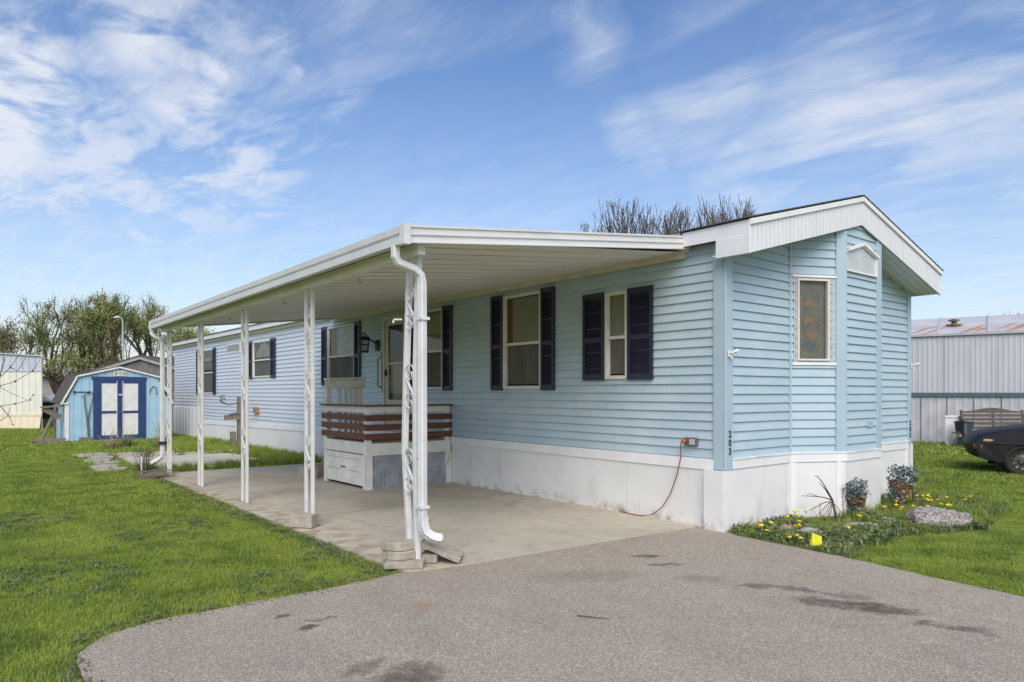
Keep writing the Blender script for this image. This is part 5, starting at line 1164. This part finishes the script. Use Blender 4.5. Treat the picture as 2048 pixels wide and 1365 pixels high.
# dandelions
DAN = [(.31, -.22), (.13, -.36), (.40, -.26), (.02, -.46), (.63, -.37), (.79, -.35), (1.13, -.19), (1.12, -.30), (.63, -.48), (.41, -.56), (.45, -.51), (-.05, -.76), (-.06, -.86), (-.03, -.82), (.65, -.95), (1.51, -.66), (2.06, -.72), (2.43, -.75), (2.44, -.71), (2.34, -.81), (3.41, -.31), (3.33, -.52), (3.51, -.39), (3.45, -.62), (3.34, -.69), (3.17, -.71), (3.59, -.62), (3.58, -.72), (3.79, -.95), (4.0, -.95), (3.12, -.98), (2.87, -1.06), (2.79, -1.18), (2.77, -.94), (2.92, -.96), (2.20, -1.05), (2.45, -1.17), (2.41, -1.22), (2.71, -.79), (2.72, -.60), (3.82, -.75), (3.49, -.59), (3.13, -.78), (3.4, -.62), (3.5, -.66), (3.3, -.6)]
proto = None
for i, (x, y) in enumerate(DAN):
    lab = 'small yellow dandelion in bloom in the bed before the white skirting'
    if proto is None:
        proto = thing('dandelion', lab, 'flower', (x, y, 0), 'dandelions in the flower bed')
        m = M(); m.lathe([(.004, .0), (.012, .004), (.022, .012), (.024, .018), (.016, .024), (.005, .026)], (0, 0, 0), 9)
        for k in range(16):
            a_ = 2*math.pi*k/16; c, s_ = math.cos(a_), math.sin(a_); m.quad((.012*c, .012*s_, .016), (.026*c-.005*s_, .026*s_+.005*c, .019), (.032*c, .032*s_, .015), (.026*c+.005*s_, .026*s_-.005*c, .013))
        fh = m.build('flower_head', 'petal', proto, local=True); fh.location = (0, 0, .10)
        st = M().tube([(0, 0, 0), (.006, 0, .05), (0, 0, .102)], .0028, 5).build('stem', 'stem', proto, local=True); o = proto
    else:
        o = proto.copy(); col.objects.link(o); o.location = (x, y, 0)
        for c in (fh, st):
            c2 = c.copy(); col.objects.link(c2); c2.parent = o
    s_ = random.uniform(.65, 1.1); o.scale = (s_, s_, random.uniform(.7, 1.25)); o.rotation_euler = (random.uniform(-.35, .15), random.uniform(-.35, .15), random.uniform(0, 6))

# ------------------------------------------------------------------ scattered grass and weeds
SRC = []
def tuft(seed, n, rad, h0, h1, wid, m_, lean=.6, broad=False):
    rn = random.Random(seed); b = M()
    for k in range(n):
        a = rn.uniform(0, 6.283); r = rad*math.sqrt(rn.random()); x, y = r*math.cos(a), r*math.sin(a); h = rn.uniform(h0, h1); la = rn.uniform(0, 6.283); le = rn.uniform(.1, lean)*h; w = wid*rn.uniform(.7, 1.2)
        dx, dy = math.cos(la), math.sin(la); qx, qy = -dy*w/2, dx*w/2
        if broad:
            m1 = (x+dx*le*.6, y+dy*le*.6, h*.7); tip = (x+dx*le*1.5, y+dy*le*1.5, h*.75)
            b.add([(x, y, 0), (m1[0]+qx*3, m1[1]+qy*3, m1[2]), tip, (m1[0]-qx*3, m1[1]-qy*3, m1[2])], [(0, 1, 2, 3)])
        else:
            m1 = (x+dx*le*.35, y+dy*le*.35, h*.6); tip = (x+dx*le, y+dy*le, h)
            b.add([(x+qx, y+qy, -.004), (x-qx, y-qy, -.004), (m1[0]-qx*.8, m1[1]-qy*.8, m1[2]), (m1[0]+qx*.8, m1[1]+qy*.8, m1[2]), tip], [(0, 1, 2, 3), (3, 2, 4)])
    me = b.mesh('tuft'); me.materials.append(K[m_]); o = bpy.data.objects.new('tuft_source', me); return o
def scatter(name, pts, rz, scl, srcs, label=None):
    me = bpy.data.meshes.new(name); me.from_pydata([tuple(p) for p in pts], [], [])
    for an, arr, ty in (('rz', rz, 'FLOAT'), ('sc', scl, 'FLOAT')):
        at = me.attributes.new(an, ty, 'POINT'); at.data.foreach_set('value', np.asarray(arr, dtype=np.float32))
    at = me.attributes.new('ix', 'INT', 'POINT'); at.data.foreach_set('value', np.random.randint(0, len(srcs), len(pts)).astype(np.int32))
    o = bpy.data.objects.new(name, me); col.objects.link(o)
    g = bpy.data.node_groups.new(name+'_scatter', 'GeometryNodeTree')
    g.interface.new_socket('Geometry', in_out='INPUT', socket_type='NodeSocketGeometry'); g.interface.new_socket('Geometry', in_out='OUTPUT', socket_type='NodeSocketGeometry')
    N = g.nodes; gi = N.new('NodeGroupInput'); go_ = N.new('NodeGroupOutput'); ip = N.new('GeometryNodeInstanceOnPoints'); g2 = N.new('GeometryNodeGeometryToInstance')
    for s_ in reversed(srcs):
        oi = N.new('GeometryNodeObjectInfo'); oi.inputs[0].default_value = s_; oi.transform_space = 'ORIGINAL'; g.links.new(oi.outputs['Geometry'], g2.inputs[0])
    def na(n_, ty):
        a = N.new('GeometryNodeInputNamedAttribute'); a.data_type = ty; a.inputs[0].default_value = n_; return a.outputs[0]
    cx_ = N.new('ShaderNodeCombineXYZ'); g.links.new(na('rz', 'FLOAT'), cx_.inputs[2])
    g.links.new(gi.outputs[0], ip.inputs['Points']); g.links.new(g2.outputs[0], ip.inputs['Instance']); ip.inputs['Pick Instance'].default_value = True
    g.links.new(na('ix', 'INT'), ip.inputs['Instance Index']); g.links.new(cx_.outputs[0], ip.inputs['Rotation']); g.links.new(na('sc', 'FLOAT'), ip.inputs['Scale']); g.links.new(ip.outputs[0], go_.inputs[0])
    md = o.modifiers.new('scatter', 'NODES'); md.node_group = g; tag(o, label, kind='stuff'); return o
def inpoly(x, y, poly):
    p = np.array(poly); n_ = len(p); ins = np.zeros(len(x), bool); j = n_-1
    for i in range(n_):
        c = ((p[i, 1] > y) != (p[j, 1] > y)) & (x < (p[j, 0]-p[i, 0])*(y-p[i, 1])/(p[j, 1]-p[i, 1]+1e-12)+p[i, 0]); ins ^= c; j = i
    return ins
def free(x, y):
    ok = ~inpoly(x, y, ASPH) & ~inpoly(x, y, [(-3.43, .4), (.05, .2), (.05, 9.18), (-3.43, 9.18)]) & ~inpoly(x, y, [(-3.5, 10.2), (-.95, 10.15), (-.95, 12.9), (-3.4, 13.0)])
    fs = (inpoly(x, y, [(-4.15, 10.3), (-3.4, 10.3), (-3.4, 12.9), (-1.2, 12.9), (-1.2, 13.6), (-1.9, 14.4), (-4.0, 14.8)]) & (np.random.random(len(x)) < .85)); ok &= ~fs
    ok &= ~((x > -.04) & (x < W+.08) & (y > -.02) & (y < LEN)) & ~inpoly(x, y, [(1.26, 0), (1.86, -.37), (2.84, -.37), (3.46, 0)])
    ok &= ~((x > -3.55) & (x < -.8) & (y > SY-.03) & (y < SY+2.4)); return ok
def visible(x, y, mg=.08):
    dx, dy = x-CAM.x, y-CAM.y; f = dx*FWD.x+dy*FWD.y; r = dx*RGT.x+dy*RGT.y; q = r/np.maximum(f, .1); return (f > 1.2) & (np.abs(q) < .728+mg), f
def field(dmin, dmax, dens):
    L = dmax*1.0; A = np.array([-L, L]); n_ = int(dens*(dmax*1.75)*(dmax))
    f = np.sqrt(np.random.uniform(dmin**2, dmax**2, int(dens*.8*(dmax**2-dmin**2)))); q = np.random.uniform(-.82, .82, len(f))
    x = CAM.x+FWD.x*f+RGT.x*q*f; y = CAM.y+FWD.y*f+RGT.y*q*f; k = free(x, y); return x[k], y[k], f[k]
T1 = [tuft(s_, 40, .085, .010, .030, .0042, 'blade', 1.5) for s_ in range(6)]
T2_ = [tuft(20+s_, 46, .16, .014, .038, .0085, 'blade', 1.3) for s_ in range(5)]
T3_ = [tuft(40+s_, 40, .32, .03, .08, .022, 'blade', .7) for s_ in range(4)]
def lay(name, dmin, dmax, dens, srcs, lab, tall=None):
    x, y, f = field(dmin, dmax, dens); z = np.zeros(len(x)); s_ = np.random.uniform(.75, 1.25, len(x))
    if tall is not None: s_ *= tall(x, y)
    scatter(name, np.stack([x, y, z], 1), np.random.uniform(0, 6.28, len(x)), s_, srcs, lab)
def tall(x, y):
    dx, dy = x-CAM.x, y-CAM.y; f = dx*FWD.x+dy*FWD.y; r = dx*RGT.x+dy*RGT.y
    return np.where((r > 4.5) & (f > 11.2) & (f < 19), 1.9, 1.0)
lay('lawn_grass', 3.2, 8.5, 330, T1, 'short mown grass nearest the driveway', tall); lay('lawn_grass', 8.5, 16, 120, T2_, 'mown lawn grass in the middle distance', tall); lay('lawn_grass', 16, 46, 26, T3_, 'lawn grass far back', tall)
# weeds: in the bed, along the asphalt and slab edges, round the patio
WD = [tuft(60+s_, 30, .065, .015, .07, .0038, 'weed', .8, True) for s_ in range(5)]
GT = [tuft(80+s_, 26, .05, .06, .15, .006, 'blade', .8) for s_ in range(4)]
def along(pts, n_, spread, off=(0, 0)):
    P_ = np.array(pts); seg = np.random.randint(0, len(P_)-1, n_*3); L = np.hypot(*(P_[seg+1]-P_[seg]).T); keep = np.random.random(n_*3) < L/L.max(); seg = seg[keep][:n_]
    t = np.random.random(len(seg))[:, None]; q = P_[seg]*(1-t)+P_[seg+1]*t+np.random.normal(0, spread, (len(seg), 2))+np.array(off); k = free(q[:, 0], q[:, 1]); return q[k]
xb = np.random.uniform(-.1, 4.6, 5200); yb_ = np.random.uniform(-1.7, 0, 5200); k = inpoly(xb, yb_, bd) & free(xb, yb_)
k &= ~((np.hypot(xb-1.45, yb_+.42) < .42) & (np.random.random(len(xb)) < .9)) & ~((np.hypot(xb-2.5, yb_+.75) < .4) & (np.random.random(len(xb)) < .75))
nz = .5+.25*(np.sin(xb*5.1+yb_*3.3+1)+np.sin(yb_*7.7-xb*2.9))+.2*np.sin(xb*13+2)*np.sin(yb_*15)
k &= np.random.random(len(xb)) < np.clip(nz, .06, 1)*np.where(xb > 2.3, .55, 1.0)
q = np.stack([xb[k], yb_[k]], 1)
xg = np.random.uniform(0, 4.7, 1500); yg = np.random.uniform(-1.75, -.05, 1500); kg = inpoly(xg, yg, bd) & free(xg, yg) & (np.random.random(1500) < np.where(xg > 1.6, .6, .12)); qg = np.stack([xg[kg], yg[kg]], 1)
def put(name, q, srcs, lab, lo=.7, hi=1.4): scatter(name, np.column_stack([q, np.zeros(len(q))]), np.random.uniform(0, 6.28, len(q)), np.random.uniform(lo, hi, len(q)), srcs, lab)
put('bed_weeds', q, WD, 'dense low green weeds covering the flower bed', .5, 1.7)
BEDG = qg
e1 = along([(-.04, -.1), (-.10, -.9), (-.14, -1.4)], 160, .05, (.06, 0)); e2 = along([(-5.7, -.5), (-5.72, .22), (-5.5, .52), (-4.6, .62), (-3.5, .68)], 70, .07, (0, .06)); e3 = along([(-3.5, .7), (-3.5, 9.2)], 420, .05, (-.06, 0))
e4 = along([(-.08, 10), (-.08, 18)], 500, .16, (-.08, 0)); e5 = along([(-3.9, 10), (-3.6, 14.8), (-.9, 13.6)], 300, .3); e6 = along([(-1.0, 9.5), (-1.0, 13), (-2.5, 15.5)], 300, .4); e7 = along([(-3.4, 9.75), (-.2, 9.7)], 250, .18)
put('bed_grass', BEDG, GT, 'loose grass growing through the flower bed', .4, 1.0)
put('edge_weeds', np.concatenate([e1, e2, e3, e5]), WD, 'low weeds along the edges of the paving', .4, .9); put('edge_grass', np.concatenate([e4, e6, e7, e5[::2]]), GT, 'longer grass along the slab and the far wall', .6, 1.3)
x2 = np.random.uniform(-6.0, -3.5, 900); y2 = np.random.uniform(.7, 6, 900); n1 = np.sin(x2*2.7+1)*np.sin(y2*2.1)+.35*np.sin(x2*7)*np.cos(y2*6); k = (n1 > .25) & free(x2, y2); put('lawn_weeds', np.stack([x2[k], y2[k]], 1), WD, 'clover patches in the lawn', .5, .9)
LT = []
for sd in range(4):
    rn = random.Random(300+sd); b = M(); pts = [(.02*math.cos(a_)*rn.uniform(.4, 1), .011*math.sin(a_)*rn.uniform(.5, 1.2), .004+.01*rn.random()) for a_ in (0, 1.1, 2.2, 3.4, 4.6, 5.5)]; b.prism(pts, (0, 0, .003))
    me = b.mesh('litter'); me.materials.append(K['straw'] if sd < 3 else K['stone_grey']); LT.append(bpy.data.objects.new('litter_source', me))
xl = np.random.uniform(-9, 4, 900); yl = np.random.uniform(-4, 12, 900); kl = free(xl, yl) & visible(xl, yl)[0] & (np.random.random(900) < .25)
o_ = np.column_stack([xl[kl], yl[kl], np.full(kl.sum(), .022)]); scatter('lawn_litter', o_, np.random.uniform(0, 6.28, len(o_)), np.random.uniform(.5, 1.2, len(o_)), LT, 'dry leaf bits lying in the lawn')
K['crumb'] = mat('asphalt_crumb', (.09, .08, .07), (.16, .145, .13), rough=1, scale=60); CR = []
for sd in range(4):
    rn = random.Random(400+sd); b = M(); b.lathe([(.004, 0), (.012*rn.uniform(.7, 1.2), .003), (.010*rn.uniform(.7, 1.2), .010), (.004, .013)], (0, 0, 0), 6); me = b.mesh('crumb'); me.materials.append(K['crumb']); CR.append(bpy.data.objects.new('crumb_source', me))
ec = np.concatenate([np.random.normal(0, 1, (60, 2))*np.array([.035, .26])+np.array([-5.74, .05]), np.random.normal(0, 1, (120, 2))*np.array([.6, .025])+np.array([-5.0, .54]), np.random.uniform((-5, -3), (-.4, .3), (260, 2))])
scatter('asphalt_crumbs', np.column_stack([ec, np.full(len(ec), .016)]), np.random.uniform(0, 6.28, len(ec)), np.random.uniform(.3, 1.0, len(ec))*np.where(np.arange(len(ec)) > 180, .35, .7), CR, 'loose asphalt crumbs at the broken driveway edge')
t_ = thing('fallen_twig', 'thin dark twig lying on the asphalt', 'twig', (-3.1, -1.1, .02)); M().tube([(-3.14, -1.04, .022), (-3.10, -1.11, .024), (-3.07, -1.15, .022), (-3.03, -1.22, .024)], [.004, .004, .003, .002], 5).build('twig_stem', 'twig', t_)
# clumps: spiky plant at the far post, tufts before the shed
def clump(name, label, c, n_, h, m1, m2, rad=.25, n2=0, h2=.5):
    t_ = thing(name, label, 'plant', c); rn = random.Random(int(abs(c[0]*100+c[1]*10))); b = M()
    for k in range(n_):
        a = rn.uniform(0, 6.283); r = rad*rn.random()*.5; le = rn.uniform(.2, .9)*rad; hh = h*rn.uniform(.5, 1); x, y = c[0]+r*math.cos(a), c[1]+r*math.sin(a); w = .012
        tx, ty = x+le*math.cos(a), y+le*math.sin(a); qx, qy = -math.sin(a)*w/2, math.cos(a)*w/2
        b.add([(x+qx, y+qy, 0), (x-qx, y-qy, 0), ((x+tx)/2-qx, (y+ty)/2-qy, hh*.7), ((x+tx)/2+qx, (y+ty)/2+qy, hh*.7), (tx, ty, hh)], [(0, 1, 2, 3), (3, 2, 4)])
    b.build('leaves', m1, t_)
    if n2:
        s_ = M()
        for k in range(n2):
            a = rn.uniform(0, 6.283); le = rn.uniform(.05, .9)*rad; x, y = c[0], c[1]; hh = h2*rn.uniform(.5, 1)
            s_.tube([(x+.05*math.cos(a), y+.05*math.sin(a), 0), (x+le*.6*math.cos(a), y+le*.6*math.sin(a), hh*.6), (x+le*math.cos(a), y+le*math.sin(a), hh)], [.006, .005, .004], 4)
        s_.build('dry_stalks', m2, t_)
clump('lavender_plant', 'spiky plant with purplish dry stalks at the far carport post', (-3.55, 9.25, 0), 120, .30, 'weed', 'twig', .30, 26, .55)
clump('grass_clump', 'dark green grass clump with dry straw before the shed doors', (-2.55, 16.4, 0), 140, .32, 'weed', 'straw', .35, 16, .5)
clump('grass_clump', 'pale dry clump of straw left of the dark grass clump', (-2.95, 16.1, 0), 70, .25, 'straw', 'straw', .35, 14, .55)
clump('grass_clump', 'low green clump under the far downspout spout', (-2.0, 15.2, 0), 90, .25, 'weed', 'straw', .3, 12, .6)
clump('weed_clump', 'tall dry stalks standing before the right shed wall', (-1.25, 18.4, 0), 30, .3, 'straw', 'straw', .4, 16, .9)
for (x, y, n_) in ((-3.95, 8.85, 0), (-4.3, 9.4, 0)): pass
t_ = thing('twig_pile', 'small heap of grey cut twigs at the foot of the far post', 'twig pile', (-3.45, 8.7, 0)); rn = random.Random(3); m = M()
for k in range(40):
    a = rn.uniform(-.6, .6)+AZ; c = Vector((-3.47+rn.uniform(-.18, .1), 8.7+rn.uniform(-.3, .25), .02+rn.uniform(0, .10))); d = Vector((math.cos(a), math.sin(a), rn.uniform(-.1, .2)))*rn.uniform(.1, .25); m.tube([c-d, c+d], .008, 4)
m.build('twigs', 'oldwood', t_)
t_ = thing('plant_stake', 'thin white plant stake in the mulch before the spiky plant', 'stake', (-3.66, 9.0, 0)); M().tube([(-3.66, 9.0, 0), (-3.66, 9.0, .36)], .011, 6).tube([(-3.66, 9.0, .34), (-3.655, 9.0, .36)], .014, 6).build('stake_rod', 'plastic_white', t_)
sheet('mulch_patch', wiggle([(-3.95, 8.65), (-3.5, 8.55), (-3.47, 9.4), (-3.9, 9.35)], .05, .2), .010, 'brick'); sheet('soil_patch', wiggle([(-2.0, 15.0), (-1.2, 14.9), (-1.0, 15.6), (-1.9, 15.8)], .08, .2), .010, 'dirtpatch')

# ------------------------------------------------------------------ trees
def make_tree(label, base, height, spread, seed, leaf_m, n_leaf, leaf_s, name='budding_tree', trunk_r=.16, levels=5, up=.55, lean=(0, 0), first=.22, split=3, group=None, bark='bark', twig_min=.008):
    rn = random.Random(seed); t_ = thing(name, label, 'tree', base, group); b = M(); tips = []
    def grow(p, d, L, r, lev):
        n_ = 3; pts = [p]; dd = d.copy()
        for k in range(n_):
            dd = (dd+Vector((rn.uniform(-.16, .16), rn.uniform(-.16, .16), rn.uniform(-.05, .12+up*.12)))).normalized(); pts.append(pts[-1]+dd*L/n_)
        r1 = max(r*.62, twig_min*.6); b.tube(pts, [r+(r1-r)*k/n_ for k in range(n_+1)], 6 if lev < 2 else (4 if lev < 4 else 3), False)
        if lev >= levels-3:
            for k in range(1, n_+1): tips.append((pts[k], dd))
        if lev >= levels: return
        ns = split + (1 if rn.random() < .5 else 0)
        for k in range(ns):
            t = 1.0 if k == 0 else rn.uniform(.45, 1.0); idx = min(n_, max(1, round(t*n_))); a = rn.uniform(0, 6.283); ang = rn.uniform(.2, .45) if k == 0 else rn.uniform(.35, .85)*spread
            s1 = dd.orthogonal().normalized(); s2 = dd.cross(s1); nd_ = (dd*math.cos(ang)+(s1*math.cos(a)+s2*math.sin(a))*math.sin(ang)); nd_.z += up*.35; nd_.normalize()
            grow(pts[idx], nd_, L*rn.uniform(.62, .85), r1*(.95 if k == 0 else .75), lev+1)
    B0 = Vector(base); d0 = Vector((lean[0], lean[1], 1)).normalized(); grow(B0-Vector((0, 0, .1)), d0, height*first, trunk_r, 0)
    # scale the whole skeleton to the wanted height
    zm = max(v[2] for v in b.v)-B0.z; k_ = height/zm
    sc3 = lambda v: (B0.x+(v[0]-B0.x)*k_, B0.y+(v[1]-B0.y)*k_, B0.z+(v[2]-B0.z)*k_)
    b.v = [sc3(v) for v in b.v]; tr = b.build('trunk', bark, t_, smooth=True)
    if n_leaf:
        l = M(); nt = len(tips); wts = [rn.random()**1.2 for _ in range(nt)]
        for k in range(n_leaf):
            i = rn.choices(range(nt), wts)[0] if False else int(rn.random()**1.0*nt)
            if rn.random() > .25+.75*wts[i]: continue
            p = Vector(sc3(tips[i][0])); q = p+Vector((rn.gauss(0, 1), rn.gauss(0, 1), rn.gauss(0, 1.0)))*leaf_s*2.1; d1 = Vector((rn.uniform(-1, 1), rn.uniform(-1, 1), rn.uniform(-1, 1))).normalized(); d2 = d1.orthogonal().normalized(); s_ = leaf_s*rn.uniform(.6, 1.3)
            l.quad(q, q+d1*s_*.5+d2*s_*.42, q+d1*s_, q+d1*s_*.5-d2*s_*.42)
        l.build('crown', leaf_m, t_)
    return t_
BT = dict(levels=6, up=.72, split=2, first=.15, twig_min=.012)
BT.update(bark='twig', first=.12, up=.62)
for lab, px_, d_, h_, sd, lm, nl_, spd in (
        ('budding tree rising just right of the cream trailer roof corner', 118, 41, 6.9, 13, 'leaf_yellow', 15000, 1.15),
        ('low budding tree over the cream trailer roof', 62, 40, 5.9, 31, 'leaf_spring', 15000, 1.2),
        ('tallest spiky budding tree left of the street lamp', 165, 42, 7.9, 11, 'leaf_spring', 13000, 1.0),
        ('slender budding tree between the two tallest crowns', 205, 45, 7.3, 27, 'leaf_yellow', 16000, 1.05),
        ('fuller green budding tree behind the street lamp', 250, 40, 7.0, 12, 'leaf_spring', 22000, 1.05),
        ('budding tree over the grey outbuilding peak', 290, 44, 7.4, 32, 'leaf_yellow', 18000, 1.0),
        ('budding tree half hidden by the carport\'s far corner', 325, 43, 6.9, 14, 'leaf_spring', 18000, 1.05)):
    make_tree(lab, P(px_, d_), h_, spd, sd, lm, nl_, .062, trunk_r=.12, **BT)
make_tree('bushy green tree seen between the far carport posts', P(382, 52), 6.4, .9, 15, 'leaf_yellow', 12000, .12, trunk_r=.2, **BT)
make_tree('dense dull green tree at the left edge beyond the cream trailer', P(12, 60), 7.4, 1.1, 16, 'leaf_bud', 9000, .15, trunk_r=.25, levels=6, up=.45, split=2)
make_tree('low leaning tree with bright new leaves between trailer and shed', P(118, 34), 3.6, 1.2, 17, 'leaf_yellow', 7000, .06, trunk_r=.13, levels=5, up=.35, split=3, lean=(.5, -.3))
make_tree('broad distant green tree low between the trailer and shed roofs', P(205, 70), 6.4, 1.1, 18, 'leaf_spring', 14000, .16, trunk_r=.3, levels=6, up=.4, split=2)
NB_ = dict(name='bare_tree', levels=6, up=.9, split=2, twig_min=.016, first=.2, bark='twig')
make_tree('bare tree with dense brown buds rising over the carport roof', P(1330, 36), 11.5, .75, 21, 'leaf_bud', 9000, .06, trunk_r=.2, **NB_)
make_tree('bare tree with sparse twigs left of the denser one above the carport', P(1135, 40), 12.5, .9, 22, 'leaf_bud', 2500, .06, trunk_r=.16, **NB_)
make_tree('slim budding tree just left of the gable roof', P(1505, 38), 12.3, .55, 23, 'leaf_bud', 4000, .07, trunk_r=.16, **NB_)
make_tree('bare tree with dense twigs right of centre over the carport roof', P(1425, 35), 11.4, .75, 24, 'leaf_bud', 9000, .06, trunk_r=.18, **NB_)
make_tree('thin bare tree between the sparse left tree and the dense ones', P(1215, 39), 12.0, .85, 29, 'leaf_bud', 3000, .06, trunk_r=.14, **NB_)
make_tree('bare tree with a narrow dark crown between the denser bare trees', P(1265, 37), 11.3, .7, 28, 'leaf_bud', 6000, .06, trunk_r=.18, **NB_)
make_tree('small leafy tree top over the trailer roof at the right edge', P(2075, 30), 5.0, .9, 25, 'leaf_bud', 1500, .08, trunk_r=.1, levels=5, up=.6)
# twiggy sapling whose branches reach in at the left edge
t_ = thing('twiggy_sapling', 'bare reddish sapling whose thin twigs reach in at the left edge', 'tree', P(-70, 10)); b = M(); B0 = P(-70, 10)
def br(pts, r0, r1):
    q = [P(px, d, 1.45+(785-py)*d/1406) for px, py, d in pts]
    if pts[0][0] < -30: q = [P(-70, 10, min(2.5, max(.3, q[0].z-.12)))] + q
    m = M(); m.tube(q, [r0+(r1-r0)*k/(len(q)-1) for k in range(len(q))], 5); b.v += m.v; m.build('branch', 'twig', t_, smooth=True)
M().tube([B0, B0+Vector((0, 0, .9)), B0+Vector((.02, 0, 1.9)), B0+Vector((.0, 0, 2.6))], [.05, .04, .03, .015], 8).build('trunk', 'twig', t_, smooth=True)
for pts in ([(-60, 830, 10), (-15, 770, 9.8), (20, 735, 9.6), (45, 700, 9.5), (58, 672, 9.4)], [(-40, 800, 10), (0, 772, 9.8), (30, 763, 9.7), (65, 742, 9.6), (80, 720, 9.5)], [(-60, 790, 10), (-5, 772, 10), (25, 788, 10), (55, 800, 10)],
            [(-60, 860, 10), (0, 812, 10), (30, 808, 9.9), (60, 800, 9.9), (66, 790, 9.9)], [(-60, 720, 10), (-10, 700, 10), (12, 672, 10), (22, 640, 10)], [(-60, 900, 9), (-20, 855, 9), (15, 832, 9), (20, 815, 9)], [(20, 735, 9.6), (35, 742, 9.5), (52, 715, 9.4)],
            [(-50, 945, 8.5), (-5, 905, 8.5), (14, 893, 8.5)], [(0, 750, 9.8), (8, 720, 9.7), (5, 690, 9.7)], [(0, 812, 10), (20, 835, 10), (25, 850, 10)]): br(pts, .0065, .0025)
bu = M(); rn = random.Random(9)
for k in range(70):
    px, py = rn.uniform(0, 78), rn.uniform(650, 850); 
    v = min(b.v, key=lambda q: (Vector(q)-P(px, 9.7, 1.45+(785-py)*9.7/1406)).length); bu.lathe([(.003, -.012), (.013, 0), (.004, .016)], v, 5)
bu.build('buds', 'leaf_bud', t_)['kind'] = 'stuff'
